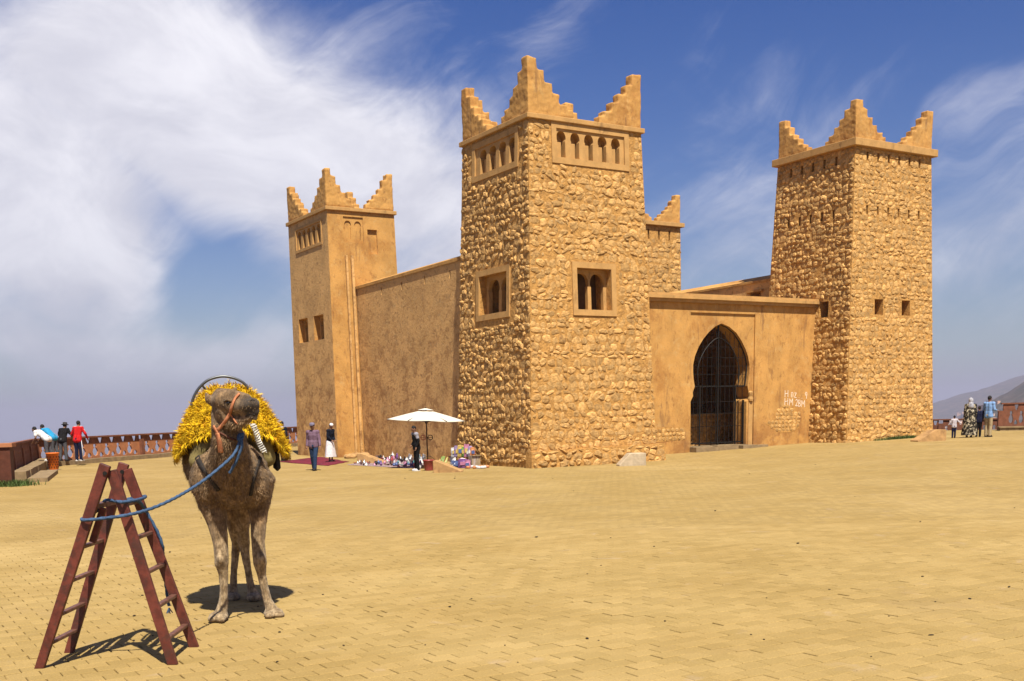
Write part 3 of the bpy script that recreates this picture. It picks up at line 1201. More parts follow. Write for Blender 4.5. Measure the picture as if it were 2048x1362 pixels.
# bare patches where the plaster fell off
pf = StoneField(gw)
for poly in ([(8.35, .45), (9.95, .5), (9.93, .9), (9.55, 1.02), (8.8, 1.06), (8.4, .95)],
             [(14.62, 1.05), (15.2, 1.25), (15.5, 1.72), (15.8, 1.85), (16.3, 1.65), (16.7, 1.5), (16.72, .8), (16.2, .62), (15.5, .62), (15.0, .85)]):
    pm_ = MB()
    pm_.plate(poly, [], lambda a, z, d: (a, -.006 + d, z), 0, .02)
    pm_.build('bare_patch', M['mortar'], gw)

    def inpoly(x, y, poly=poly):
        c = False
        for i in range(len(poly)):
            x1, y1 = poly[i]
            x2, y2 = poly[(i + 1) % len(poly)]
            if (y1 > y) != (y2 > y) and x < (x2 - x1) * (y - y1) / (y2 - y1) + x1:
                c = not c
        return c
    z = .5
    while z < 1.85:
        x = 8.3 if poly[0][0] < 10 else 14.5
        while x < 17:
            w_ = random.uniform(.16, .3)
            if inpoly(x + w_ / 2, z + .08):
                pf.put((x + w_ / 2, -.006, z + .08), 0, 0, w_ * .95, random.uniform(.13, .2), random.uniform(.008, .028), random.gauss(0, .5))
            x += w_
        z += .17
pf.finish()

# painted scrawl
M['whitepaint'] = mat('white_paint', (.95, .82, .68), .9, .2, 20)
GLYPH = {'H': [[(0, 0), (0, 1)], [(.6, 0), (.6, 1)], [(0, .5), (.6, .55)]], 'M': [[(0, 0), (.05, 1), (.35, .4), (.65, 1), (.7, 0)]],
         'n': [[(0, 0), (0, .7), (.25, .75), (.35, .6), (.35, 0)]], 'z': [[(0, .7), (.45, .72), (.05, .05), (.5, .0)]], '.': [[(0, 0), (.08, .04)]],
         '9': [[(.4, .55), (.15, .5), (.05, .75), (.2, .98), (.4, .9), (.4, .5), (.3, 0)]], '2': [[(0, .8), (.2, 1), (.42, .8), (.3, .45), (0, 0), (.5, .03)]],
         'B': [[(0, 0), (0, 1), (.35, .9), (.3, .55), (0, .5), (.4, .4), (.4, .1), (0, 0)]], 'R': [[(0, 0), (0, 1), (.35, .9), (.35, .6), (0, .5), (.4, 0)]]}


def scrawl(name, text, x, z, hgt, slope):
    mb = MB()
    for ch_ in text:
        if ch_ == ' ':
            x += hgt * .35
            continue
        for stk in GLYPH[ch_]:
            for (a, b_), (c_, d_) in zip(stk, stk[1:]):
                p = (x + a * hgt, -.006, z + b_ * hgt)
                q = (x + c_ * hgt, -.006, z + d_ * hgt)
                mb.bar(p, q, .024, .004, side=(0, 1, 0))
        x += hgt * (.95 if ch_ in 'HM' else .62 if ch_ != '.' else .3)
        z += slope
    mb.build(name, M['whitepaint'], gw)


scrawl('graffiti', 'H nz . . 9', 15.78, 2.18, .30, -.018)
scrawl('graffiti', 'HM 2BM', 15.78, 1.84, .30, -.03)

# court behind the gate, roofed over to keep it dark
ps = wall_thing('gate_court', 'stone court darkened by an added roof, seen through the iron gate', 0, 4.35)
pm_ = MB()
for (c, sz) in (((9.75, 3.0, 3.0), (.5, 6.0, 7.0)), ((17.55, 3.0, 3.0), (.5, 6.0, 7.0)), ((13.6, 2.28, 6.3), (8.2, 4.56, .4))):  # the last box is an unseen roof, added to darken the court
    pm_.box(c, sz)
pm_.build('side_wall', M['mortar'], ps)
bm_ = MB()
bm_.plate(rect(9.9, 17.4, -.6, 6.2), [arch(16.6, .42, 2.4, 3.8, 4.4, 0)], lambda a, z, d: (a, 5.0 + d, z), 0, None, hole_depth=.5)
bm_.build('rear_wall', M['mortar'], ps)
MB().box((13.6, 2.35, .45), (7.3, .55, 2.0)).build('low_wall', M['mortar'], ps)
MB().box((13.6, 2.3, 1.47), (7.3, .75, .08)).build('ledge', M['trim'], ps)
pst = StoneField(ps)
pst.face(lambda a, z, d: (a, 2.07, z), 0, 0, lambda z: 10.0, lambda z: 17.25, .0, 1.4, hmin=.14, hmax=.26)
pst.face(lambda a, z, d: (a, 5.0, z), 0, 0, lambda z: 13.0, lambda z: 17.25, 1.5, 6.0, [(16.3, 16.9, 2.3, 4.5)], hmin=.18, hmax=.34)
pst.finish()

# iron gate
ig = wall_thing('iron_gate', 'black wrought iron double gate filling the pointed archway', 0, 3.74)
ig['category'] = 'gate'


def port_span(z):
    xs = []
    n = len(port)
    for i in range(n):
        (x1, z1), (x2, z2) = port[i], port[(i + 1) % n]
        if (z1 > z) != (z2 > z):
            xs.append(x1 + (x2 - x1) * (z - z1) / (z2 - z1))
    return (min(xs), max(xs)) if len(xs) >= 2 else None


def port_top(x):
    zs = []
    n = len(port)
    for i in range(n):
        (x1, z1), (x2, z2) = port[i], port[(i + 1) % n]
        if (x1 > x) != (x2 > x):
            zs.append(z1 + (z2 - z1) * (x - x1) / (x2 - x1))
    return max(zs)


for x_ in (10.98, 12.0, 13.02, 13.50):
    zt = port_top(x_) if abs(x_ - 12) < .1 else (2.72 if x_ < 13.3 else 2.1)
    MB().box((x_, 0, (zt + .2) / 2), (.055, .055, zt - .2)).build('stile', M['iron'], ig)
for x_ in [10.62 + .255 * i for i in range(12)]:
    if min(abs(x_ - q) for q in (10.98, 12.0, 13.02)) < .06:
        continue
    zt = min(port_top(x_) - .1, 5.0)
    MB().box((x_, 0, (zt + .25) / 2), (.016, .016, zt - .25)).build('bar', M['iron'], ig)
for z_ in (.30, 1.0, 1.55, 2.05, 2.70, 3.2, 3.55, 3.9, 4.35):
    sp_ = port_span(z_)
    MB().box(((sp_[0] + sp_[1]) / 2, .03, z_), (sp_[1] - sp_[0], .02, .06 if z_ in (.30, 2.70) else .018)).build('rail', M['iron'], ig)
inner = [(12 + (x - 12) * .80, 2.7 + (z - 2.7) * .80) for x, z in port if z > 2.65]
inner.sort(key=lambda p: math.atan2(p[1] - 3.3, p[0] - 12))
arcpts = [p for p in port if p[1] > 2.65]
MB().tube([(x, 0, z) for x, z in arcpts], .035, 6).build('arch_frame', M['iron'], ig)
MB().tube([(12 + (x - 12) * .74, 0, 2.7 + (z - 2.7) * .78) for x, z in arcpts], .025, 6).build('arch_band', M['iron'], ig)
# ------------------------------------------------------------------ fences and small masonry
M['fencebrown'] = mat('fence_brown_paint', (.20, .075, .04), .8, .2, 5.0, .003, 30)
M['orange'] = mat('orange_plastic', (.70, .17, .02), .6, .12, 5)
M['holeshade'] = mat('hole_shade', (.03, .012, .006), .9, .1, 5)
M['sandstone'] = mat('sandy_render', (.46, .27, .11), .92, .2, 4.0, .008, 25, stains=[((.26, .14, .06), 3, .5, .65, .6, 1, 0, None)])
M['bluegrey'] = mat('dark_blue_paint', (.06, .07, .13), .8, .15, 4)


def fence_holes(x, ms=1.0):
    e8 = [(0, .13), (.085, .20), (.115, .35), (.08, .47), (.04, .54), (.07, .60), (.06, .68), (0, .715)]
    l8 = e8 + [(-a, z) for a, z in e8[1:-1][::-1]]
    ar = [(-.07, .09), (.07, .09), (.08, .18), (.045, .27), (0, .31), (-.045, .27), (-.08, .18)]
    pot = [(-.04, .75), (.04, .75), (.07, .86), (.10, .99), (-.10, .99), (-.07, .86)]
    return [(x + a * ms, z) for a, z in l8], [(x + (.25 + a) * ms, z) for a, z in ar], [(x + (.25 + a) * ms, z) for a, z in pot]


def fence_run(root, a, b, za, zb, m_panel, m_rail, first_post=True, per=8, skirt=.4, hscale=1.0, ms=1.0, th=.12):
    a, b = Vector((*a, 0)), Vector((*b, 0))
    L = (b - a).length
    t = (b - a) / L
    nrm = Vector((t.y, -t.x, 0))
    npan = max(1, round(L / (per * .5)))
    pl_ = L / npan
    for i in range(npan):
        mod = max(1, int((pl_ - .3) / (.5 * ms)))
        x0 = i * pl_

        def F(s_, z, d, x0=x0):
            p = a + t * (x0 + s_) + nrm * (d - .06)
            k = (x0 + s_) / L
            return (p.x, p.y, za + (zb - za) * k + z * hscale)
        lo, up = [], []
        st_ = (pl_ - mod * .5 * ms) / 2
        for m_ in range(mod):
            h8, har, hp = fence_holes(st_ + (.13 + m_ * .5) * ms, ms)
            lo += [h8, har]
            up.append(hp)
        lo = [h for h in lo if max(p[0] for p in h) < pl_ - .14]
        up = [h for h in up if max(p[0] for p in h) < pl_ - .14]
        pn = MB()
        pn.plate(rect(.11, pl_ - .11, -skirt, .735), lo, F, 0, th, back=True)
        pn.build('panel', m_panel, root)
        tb = MB()
        tb.plate(rect(.11, pl_ - .11, .735, 1.02), up, F, 0, th, back=True)
        tb.build('top_band', m_rail, root)
    for i in range(npan + 1):
        if i == 0 and not first_post:
            continue
        p = a + t * (i * pl_)
        z = za + (zb - za) * i / npan
        MB().box((p.x, p.y, z + .31 - skirt / 2), (.24, .26, (1.40 + skirt) * 1.0 - .36), math.atan2(t.y, t.x)).build('post', m_rail, root)
    rl = MB()
    p0, p1 = a + Vector((0, 0, za + 1.05 * hscale)), b + Vector((0, 0, zb + 1.05 * hscale))
    rl.bar(p0, p1, .22, .07)
    rl.build('coping', m_rail, root)


z_ = lambda v: gz(v[0], v[1])
fl = empty('balustrade', (FENCE_L[2].x, FENCE_L[2].y, -.1), 0, 'salmon pierced balustrade behind the people looking out over the haze', 'fence')
fr = empty('balustrade', (FENCE_L[1].x, FENCE_L[1].y, -.1), 0, 'dark brown pierced balustrade beside the orange bin', 'fence')


def world_parent(root):
    """children were built in world coordinates"""
    bpy.context.view_layer.update()
    inv = root.matrix_world.inverted()
    for c in root.children:
        c.matrix_parent_inverse = inv


fence_run(fl, FENCE_L[2], FENCE_L[3], .06, .06, M['salmon'], M['fencebrown'], ms=1.75, th=.07, per=14)
fence_run(fl, FENCE_L[3], FENCE_L[4], .06, .06, M['salmon'], M['fencebrown'], False, ms=1.75, th=.07, per=14)
kb = MB()
d_ = (FENCE_L[3] - FENCE_L[2]).normalized()
n_ = Vector((d_.y, -d_.x))
for (p, q) in ((FENCE_L[2], FENCE_L[3]), (FENCE_L[3], FENCE_L[4])):
    d_ = (q - p).normalized()
    n_ = Vector((d_.y, -d_.x))
    k = 0.0
    L = (q - p).length
    while k < L - .2:
        l2 = min(1.0, L - k)
        c = p + d_ * (k + l2 / 2) + n_ * .42
        MB().box((c.x, c.y, -.02 + random.uniform(-.012, .012)), (l2 - .015, .42, .24), math.atan2(d_.y, d_.x)).build('kerb_stone', M['kerb'], fl)
        k += l2
world_parent(fl)

fence_run(fr, FENCE_L[1], FENCE_L[2], .10, .06, M['fencebrown'], M['fencebrown'], False)
fence_run(fr, FENCE_L[0], FENCE_L[1], .05, .10, M['fencebrown'], M['fencebrown'])
# tapered end pillar with a cap
p = FENCE_L[1]
pp = MB()
pp.box((p.x + .15, p.y - .1, .45), (.44, .50, 1.4), .25, taper=1.25)
pp.build('pillar', M['brownpaint'], fr)
MB().box((p.x + .15, p.y - .1, 1.19), (.72, .74, .12), .25).build('pillar_cap', M['salmon'], fr)
# rough ledge and step along its foot
d_ = (FENCE_L[2] - FENCE_L[1]).normalized()
n_ = Vector((d_.y, -d_.x))
k = 1.2
while k < 13.6:
    l2 = random.uniform(.5, .9)
    c = FENCE_L[1] + d_ * (k + l2 / 2) + n_ * .38
    MB().box((c.x, c.y, .02), (l2 - .02, random.uniform(.46, .54), random.uniform(.46, .52)), math.atan2(d_.y, d_.x) + random.uniform(-.03, .03)).build('ledge_stone', M['kerb'], fr)
    if k < 6.5:
        c = FENCE_L[1] + d_ * (k + l2 / 2) + n_ * .95
        MB().box((c.x, c.y, -.10), (l2 - .015, .62, .28), math.atan2(d_.y, d_.x)).build('step_stone', M['kerb'], fr)
    k += l2
world_parent(fr)

rf = empty('balustrade', (20, 64, 0), 0, 'brown pierced balustrade in front of the hazy hillside', 'fence')
fence_run(rf, (18.6, 64.9), (27.9, 61.2), -.28, -.28, M['fencebrown'], M['fencebrown'])
world_parent(rf)
rb = empty('raised_parapet', (27, 57.4, 0), 0, 'tall brown pierced parapet rising from a stone bench', 'fence')
fence_run(rb, (26.15, 57.9), (34.5, 56.2), .42, .42, M['fencebrown'], M['fencebrown'], hscale=1.14)
k = 0
a_, b_ = Vector((25.9, 57.45)), Vector((34.5, 55.65))
d_ = (b_ - a_).normalized()
while k < 8.6:
    l2 = random.uniform(.35, .6)
    c = a_ + d_ * (k + l2 / 2)
    MB().box((c.x, c.y, .20), (l2 - .02, .55, .34), math.atan2(d_.y, d_.x)).build('bench_stone', M['kerb'], rb)
    k += l2
c = a_ + d_ * 4.3
MB().box((c.x, c.y, .40), (8.7, .66, .07), math.atan2(d_.y, d_.x)).build('bench_top', M['kerb'], rb)
world_parent(rb)

# orange litter bin
g = gnd(108, 940)
bn_ = empty('litter_bin', g, 0, 'orange perforated litter bin beside the dark brown balustrade', 'bin')
bk_ = MB().lathe([(.17, 0), (.18, .02), (.245, .66), (.27, .67), (.27, .71), (.235, .71), (.16, .05)], 20).build('bucket', M['orange'], bn_, True)
ph = MB()
for r_ in range(5):
    z = .12 + r_ * .105
    rad = .18 + .065 * z / .66 + .004
    for k in range(12):
        t = 2 * math.pi * (k + .5 * (r_ % 2)) / 12
        c = Vector((rad * math.cos(t), rad * math.sin(t), z))
        ph.box(c, (.012, .03, .055), t)  # dark box stuck on the surface, painting the shade of a hole
tag(ph.build('hole_shade_dots', M['holeshade'], bk_), kind='stuff')
MB().lathe([(.24, -.02), (.24, .015), (.1, .02)], 16).build('base', M['concrete'], bn_)


M['kerb2'] = mat('pale_concrete', (.50, .40, .27), .92, .2, 5.0, .006, 30)


def wedge_box(px, py, rz, L, W_, H_, label, m_, flip=1, cube=.38):
    """small masonry floodlight housing: a block with a sloping flank"""
    g = gnd(px, py)
    r = empty('masonry_block', g, rz, label, 'block')
    c = L * cube
    mb = MB()
    prof = [(-L / 2 * flip, -.1), (L / 2 * flip, -.1), (L / 2 * flip, H_), ((L / 2 - c) * flip, H_), (-L / 2 * flip, .04)]
    mb.plate(prof, [], lambda a, z, d: (a, -W_ / 2 + d, z), 0, W_, back=True)
    o = mb.build('block', m_, r)
    bv = o.modifiers.new('b', 'BEVEL')
    bv.width = .02
    bv.segments = 2
    return r


wedge_box(1262, 931, .12, .95, .55, .43, 'pale concrete block with sloping side at the foot of the big stone tower', M['kerb2'], cube=.6)
wedge_box(1856, 882, .12, 1.25, .7, .47, 'sandy block with sloping side at the corner of the tall stone tower', M['sandstone'])
wedge_box(897, 944, -.1, .95, .6, .40, 'sandy sloping block beside the red bucket under the parasol', M['sandstone'], -1, .1)
wedge_box(745, 926, -.1, 1.1, .7, .42, 'sandy sloping block among the souvenirs near the carpet', M['sandstone'], -1, .15)

# grass
M['grass'] = mat('green_weeds', (.07, .11, .025), .8, .3, 6, island=.35)


def grass(cx, cy, lx, ly, rz, n, h, label):
    vs, fs = [], []
    for i in range(n):
        a, b_ = random.gauss(0, .4) * lx, random.gauss(0, .4) * ly
        x = cx + a * math.cos(rz) - b_ * math.sin(rz)
        y = cy + a * math.sin(rz) + b_ * math.cos(rz)
        z = gz(x, y)
        t = random.uniform(0, 6.28)
        hh = h * random.uniform(.4, 1.1)
        wd = .012
        lean = Vector((random.gauss(0, .5), random.gauss(0, .5), 0)) * hh
        dv = Vector((math.cos(t), math.sin(t), 0)) * wd
        p = Vector((x, y, z - .01))
        k = len(vs)
        vs += [p - dv, p + dv, p + dv * .7 + lean * .4 + Vector((0, 0, hh * .6)), p - dv * .7 + lean * .4 + Vector((0, 0, hh * .6)), p + lean + Vector((0, 0, hh))]
        fs += [(k, k + 1, k + 2, k + 3), (k + 3, k + 2, k + 4)]
    me = bpy.data.meshes.new('grass')
    me.from_pydata([tuple(v) for v in vs], [], fs)
    tag(link('grass', me, M['grass']), label, 'grass', kind='stuff')


g1 = gnd(18, 972)
grass(g1.x, g1.y, .9, .6, 0, 1400, .22, 'patch of green weeds at the foot of the tapered fence pillar')
q = AO + UX * (17.36 + 3.4) + VX * 1.05
grass(q.x, q.y, 1.9, .12, ROT, 1100, .16, 'strip of green weeds along the foot of the tall stone tower')

# crumbs, droppings and twigs lying about
M['crumb'] = mat('dark_crumb', (.03, .02, .012), .9, .2, 9)
cr = MB()
for i in range(70):
    px, py = random.uniform(20, 2040), 905 + 440 * random.random() ** 1.3
    g = gnd(px, py)
    if AO.x - 6 < g.x and g.y > 34 and (g - AO).dot(VX) > -.5:
        continue
    s_ = random.uniform(.004, .011) * (1 + g.y / 40)
    ell_mesh(cr, g + Vector((0, 0, .014 + s_ * .4)), (s_ * random.uniform(1, 2.2), s_, s_ * .6), Matrix.Rotation(random.uniform(0, 3), 3, 'Z'), 6, 4)
tag(cr.build('litter', M['crumb']), 'tiny dark crumbs and twigs scattered over the paving', 'litter', kind='stuff')
# ------------------------------------------------------------------ ladder, rope and camel
M['redwood'] = mat('red_painted_wood', (.125, .028, .017), .5, .35, 14, .002, 60, spec=.4, stains=[((.06, .025, .018), 5, .50, .62, .75, 1, 0, None), ((.19, .08, .05), 11, .60, .68, .6, 1, 0, None)])
M['rung'] = mat('worn_brown_wood', (.14, .06, .04), .5, .35, 16, .002, 60, spec=.4)
M['rope'] = mat('blue_rope', (.05, .095, .18), .85, .3, 50, .002, 200)


def at_y(px, py, Y):
    r = ray(px, py)
    return EYE + r * (Y / r.y)


feet = {'nl': Vector((-3.76, 8.33, .012)), 'fl': Vector((-3.75, 8.89, .012)), 'nr': Vector((-2.71, 8.36, .012)), 'fr': Vector((-2.72, 8.99, .012))}
apn, apf = at_y(214, 946, 8.345), at_y(248, 943, 8.94)
lad = empty('step_ladder', (-3.23, 8.64, 0), 0, 'red painted wooden step ladder standing open with a blue rope tied round it', 'ladder')
tops = {}
for k, ap in (('nl', apn), ('nr', apn), ('fl', apf), ('fr', apf)):
    f = feet[k]
    off = Vector((-.025 if k[1] == 'l' else .035, (-.02 if k[1] == 'l' else .02) * (1 if k[0] == 'n' else -1), 0))
    d = (ap + off - f).normalized()
    top = ap + off + d * (.07 if k[1] == 'l' else .02)
    tops[k] = top
    o = MB().bar(f, top, .082, .042, side=(0, 1, 0)).build('rail', M['redwood'], lad)
    # cut flush with the ground
    for v in o.data.vertices:
        if v.co.z < .05:
            v.co.z = .012
    bv = o.modifiers.new('b', 'BEVEL')
    bv.width = .005
    bv.segments = 2
for pair, fr_ in ((('nl', 'fl'), (.60, .434, .266, .123)), (('nr', 'fr'), (.654, .476, .299, .13))):
    for i, t in enumerate(fr_):
        a = feet[pair[0]].lerp(tops[pair[0]], t)
        b = feet[pair[1]].lerp(tops[pair[1]], t)
        o = MB().bar(a, b, .05, .028, side=(0, 0, 1)).build('rung', M['rung'], lad)
        bv = o.modifiers.new('b', 'BEVEL')
        bv.width = .006
        bv.segments = 2
for pair, t, w in ((('nl', 'fl'), .80, .09), (('nr', 'fr'), .83, .07)):
    a = feet[pair[0]].lerp(tops[pair[0]], t)
    b = feet[pair[1]].lerp(tops[pair[1]], t)
    MB().bar(a, b, w, .035, side=(0, 0, 1)).build('top_tread', M['rung'], lad)
a = feet['nl'].lerp(tops['nl'], .80)
MB().bar(a + Vector((.05, .1, -.02)), feet['nl'].lerp(tops['nl'], .62) + Vector((.06, .1, 0)), .05, .03).build('brace', M['redwood'], lad)
for ap in (apn, apf):
    MB().tube([ap + Vector((0, -.05, 0)), ap + Vector((0, .05, 0))], .016, 10).build('hinge_bolt', M['iron'], lad)
world_parent(lad)

# ---- camel
CF = Vector((-2.585, 10.27, .012))
CANG = R(15.1)
cxl, cyl = Vector((math.cos(CANG), math.sin(CANG), 0)), Vector((-math.sin(CANG), math.cos(CANG), 0))


def loc(P):
    d = P - CF
    return Vector((d.dot(cxl), d.dot(cyl), d.z))


def C(px, py, ly):
    """camel-local point on the photograph's pixel, ly metres behind the front feet"""
    r = ray(px, py)
    t = (ly - (EYE - CF).dot(cyl)) / r.dot(cyl)
    return loc(EYE + r * t)


cam_root = empty('camel', CF, CANG, 'brown dromedary camel standing with its head turned, wearing an orange halter', 'camel')
pr = []


def ch(pts):
    for (a, ra), (b, rb_) in zip(pts, pts[1:]):
        pr.append(('c', a, b, ra, rb_))


E3 = lambda c, r, m=None: pr.append(('e', c, r, m))
bx = C(462, 950, .1).x
# trunk
E3(Vector((bx + .02, .12, 1.38)), (.34, .30, .34))
E3(Vector((bx - .02, .45, 1.44)), (.40, .45, .40))
E3(Vector((bx - .05, .80, 1.48)), (.41, .45, .40))
E3(Vector((bx - .08, 1.12, 1.46)), (.33, .28, .36))
E3(Vector((bx - .03, .62, 1.80)), (.26, .36, .30))
# breast, pointed low between the legs
E3(C(466, 972, -.02), (.23, .20, .20))
E3(C(462, 945, -.08), (.27, .20, .26))
E3(C(500, 965, .05), (.20, .2, .24))
E3(C(422, 962, .05), (.20, .2, .26))
# neck
ch([(C(460, 955, -.06), .23), (C(460, 925, -.24), .205), (C(460, 900, -.38), .175), (C(457, 876, -.46), .15), (C(450, 850, -.47), .125), (C(447, 828, -.47), .11)])
# head
hd = {k: C(*v) for k, v in dict(skull=(444, 806, -.52), brow=(446, 800, -.60), cheek=(452, 822, -.58), mid=(474, 812, -.70), muz=(496, 811, -.82), nose=(507, 808, -.87), lip=(510, 822, -.86), jaw=(497, 838, -.80), jaw2=(466, 846, -.63), crown=(442, 792, -.50)).items()}
ch([(hd['skull'], .098), (hd['brow'], .092), (hd['mid'], .084), (hd['muz'], .069), (hd['nose'], .056)])
ch([(hd['crown'], .075), (C(466, 790, -.66), .052), (C(493, 797, -.80), .046)])
ch([(hd['cheek'], .098), (hd['jaw2'], .068), (hd['jaw'], .038)])
ch([(hd['muz'], .058), (hd['lip'], .042)])
ch([(C(505, 833, -.85), .030), (C(511, 836, -.86), .024)])
# brow ridge and ears
E3(C(457, 797, -.665), (.036, .026, .022))
ear = Matrix.Rotation(.5, 3, 'Y')
ch([(C(427, 808, -.50), .028), (C(418, 800, -.50), .038), (C(412, 787, -.49), .016)])
ch([(C(464, 786, -.50), .02), (C(470, 779, -.48), .022), (C(473, 773, -.47), .010)])
# legs: front, then hind
def leg(pts):
    ch([(C(px, py, ly), r) for px, py, ly, r in pts])


leg([(425, 965, .12, .20), (424, 1000, .08, .145), (433, 1040, .04, .100), (441, 1085, .0, .074), (443, 1110, -.02, .070), (443, 1126, -.02, .070), (447, 1148, .0, .046), (448, 1180, -.01, .041), (447, 1205, -.02, .048), (443, 1222, -.03, .06)])
E3(C(442, 1118, -.075), (.042, .035, .055))
E3(C(437, 1233, -.06), (.098, .13, .050))
E3(C(424, 1238, -.13), (.045, .06, .035))
E3(C(442, 1239, -.16), (.048, .06, .034))
leg([(512, 968, .12, .19), (515, 1000, .12, .130), (517, 1040, .10, .085), (516, 1085, .06, .066), (518, 1108, .04, .068), (520, 1124, .03, .070), (523, 1148, .05, .046), (530, 1180, .05, .041), (536, 1204, .04, .048), (543, 1218, .03, .06)])
E3(C(523, 1117, -.02), (.044, .035, .055))
E3(C(547, 1226, .0), (.10, .13, .048))
E3(C(538, 1231, -.10), (.048, .06, .034))
E3(C(560, 1229, -.07), (.046, .06, .034))
leg([(452, 975, 1.05, .20), (464, 1020, 1.0, .095), (468, 1060, 1.05, .062), (474, 1085, 1.20, .058), (471, 1105, 1.22, .046), (468, 1140, 1.20, .038), (467, 1172, 1.2, .042), (466, 1186, 1.18, .058)])
E3(C(466, 1194, 1.14), (.085, .12, .05))
leg([(492, 975, .98, .20), (487, 1020, .95, .095), (486, 1058, 1.0, .065), (488, 1085, 1.08, .066), (490, 1105, 1.08, .048), (496, 1140, 1.06, .038), (501, 1170, 1.06, .042), (505, 1184, 1.04, .058)])
E3(C(508, 1194, 1.0), (.090, .12, .05))
body = union(pr, .014, 5, 'camel_body')
# short woolly relief: deeper on neck and shoulders
from mathutils import noise as mnoise
nv = len(body.vertices)
co = np.empty(nv * 3)
body.vertices.foreach_get('co', co)
co = co.reshape(-1, 3)
nn = np.empty(nv * 3)
body.vertices.foreach_get('normal', nn)
nn = nn.reshape(-1, 3)
dsp = np.zeros(nv)
for i in range(nv):
    v = Vector(co[i])
    wool = .25 + .75 * sstep((co[i][2] - .75) / .4)
    headk = sstep((1.83 - co[i][2]) / .1) if co[i][1] < -.3 else 1
    dsp[i] = (mnoise.noise(v * 22) * .006 + mnoise.noise(v * 55) * .0045) * wool * (.25 + .75 * headk) + mnoise.noise(v * 6) * .010 * wool * headk
co += nn * dsp[:, None]
body.vertices.foreach_set('co', co.ravel())
body.update()


def camel_mat():
    m = bpy.data.materials.new('camel_coat')
    m.use_nodes = True
    t = NT(m.node_tree)
    bs = m.node_tree.nodes['Principled BSDF']
    bs.inputs['Roughness'].default_value = .95
    bs.inputs['Specular IOR Level'].default_value = .1
    bs.inputs['Sheen Weight'].default_value = .12
    tc_ = t.n('ShaderNodeTexCoord')
    ob = tc_.outputs['Object']
    sp = t.n('ShaderNodeSeparateXYZ')
    t.link(ob, sp.inputs[0])
    z, y = sp.outputs[2], sp.outputs[1]
    c = t.mix(t.ramp(t.noise(ob, 9, 7, .68), .32, .68), (.105, .062, .029), (.32, .205, .105))
    # pale lower legs, tan knees
    lowk = t.m('ADD', z, t.m('MULTIPLY', t.m('SUBTRACT', t.noise(ob, 6, 4, .6), .5), .35))
    c = t.mix(t.ramp(lowk, .62, .98, 1.0, 0.0), c, t.mix(t.ramp(t.noise(ob, 18, 5, .6), .35, .65), (.22, .15, .078), (.42, .31, .18)))
    # darker woolly neck and grey muzzle, natural coat pattern
    mp = t.n('ShaderNodeMapping')
    t.link(ob, mp.inputs[0])
    mp.inputs['Scale'].default_value = (1, 1, .35)
    hair = t.ramp(t.noise(mp.outputs[0], 42, 5, .7, .5), .38, .62)
    c = t.mix(t.m('MULTIPLY', hair, .55), c, (.032, .019, .011))
    mz = C(508, 812, -.86)
    dv = t.n('ShaderNodeVectorMath', operation='DISTANCE')
    t.link(ob, dv.inputs[0])
    dv.inputs[1].default_value = mz
    c = t.mix(t.ramp(dv.outputs['Value'], .065, .16, .9, 0.0), c, (.040, .033, .028))
    dv2 = t.n('ShaderNodeVectorMath', operation='DISTANCE')
    t.link(ob, dv2.inputs[0])
    dv2.inputs[1].default_value = C(455, 806, -.67)
    c = t.mix(t.ramp(dv2.outputs['Value'], .03, .085, .85, 0.0), c, (.018, .012, .008))
    t.link(c, bs.inputs['Base Color'])
    bn = t.n('ShaderNodeBump')
    bn.inputs['Strength'].default_value = 1
    bn.inputs['Distance'].default_value = .012
    t.link(t.noise(mp.outputs[0], 70, 5, .7), bn.inputs['Height'])
    t.link(bn.outputs[0], bs.inputs['Normal'])
    return m


M['camel'] = camel_mat()
M['wool'] = mat('camel_wool', (.31, .20, .105), .95, .35, 7, island=.45, spec=.08, stains=[((.055, .033, .02), 5, .48, .6, .7, 1, 0, None)])
link('body', body, M['camel'], cam_root)
cb = BVHTree.FromPolygons([v.co.copy() for v in body.vertices], [tuple(p.vertices) for p in body.polygons])


def on_camel(px, py, off=.01, fallback=0.0):
    """local point where the pixel's ray meets the coat"""
    o = loc(EYE)
    r = ray(px, py)
    rl_ = Vector((r.dot(cxl), r.dot(cyl), r.z)).normalized()
    h = cb.ray_cast(o, rl_)
    if h[0] is None:
        return C(px, py, fallback), -rl_
    return h[0] + h[1] * off, h[1]


M['eye'] = mat('dark_eye', (.01, .007, .005), .15, .1, 5, spec=.6)
pe, ne = on_camel(456, 806, -.010)
em = MB()
ell_mesh(em, pe, (.021, .021, .019))
em.build('eye', M['eye'], cam_root, True)
lid = MB()
q0, n0 = on_camel(448, 803, .004)
q1, n1 = on_camel(456, 800, .010)
q2, n2 = on_camel(465, 804, .004)
lid.tube([q0, q1, q2], [.006, .012, .006], 8)
lid.build('eyelid', M['camel'], cam_root, True)
nm_ = MB()
nm_.tube([on_camel(499, 803, -.002)[0], on_camel(504, 800, .001)[0], on_camel(510, 801, -.002)[0]], [.004, .008, .004], 8)
nm_.build('nostril', M['eye'], cam_root, True)
mm_ = MB()
mm_.tube([on_camel(490, 833, -.003)[0], on_camel(499, 830, -.001)[0], on_camel(508, 829, -.001)[0], on_camel(514, 830, -.003)[0]], [.003, .006, .006, .003], 8)
mm_.build('mouth', M['eye'], cam_root, True)

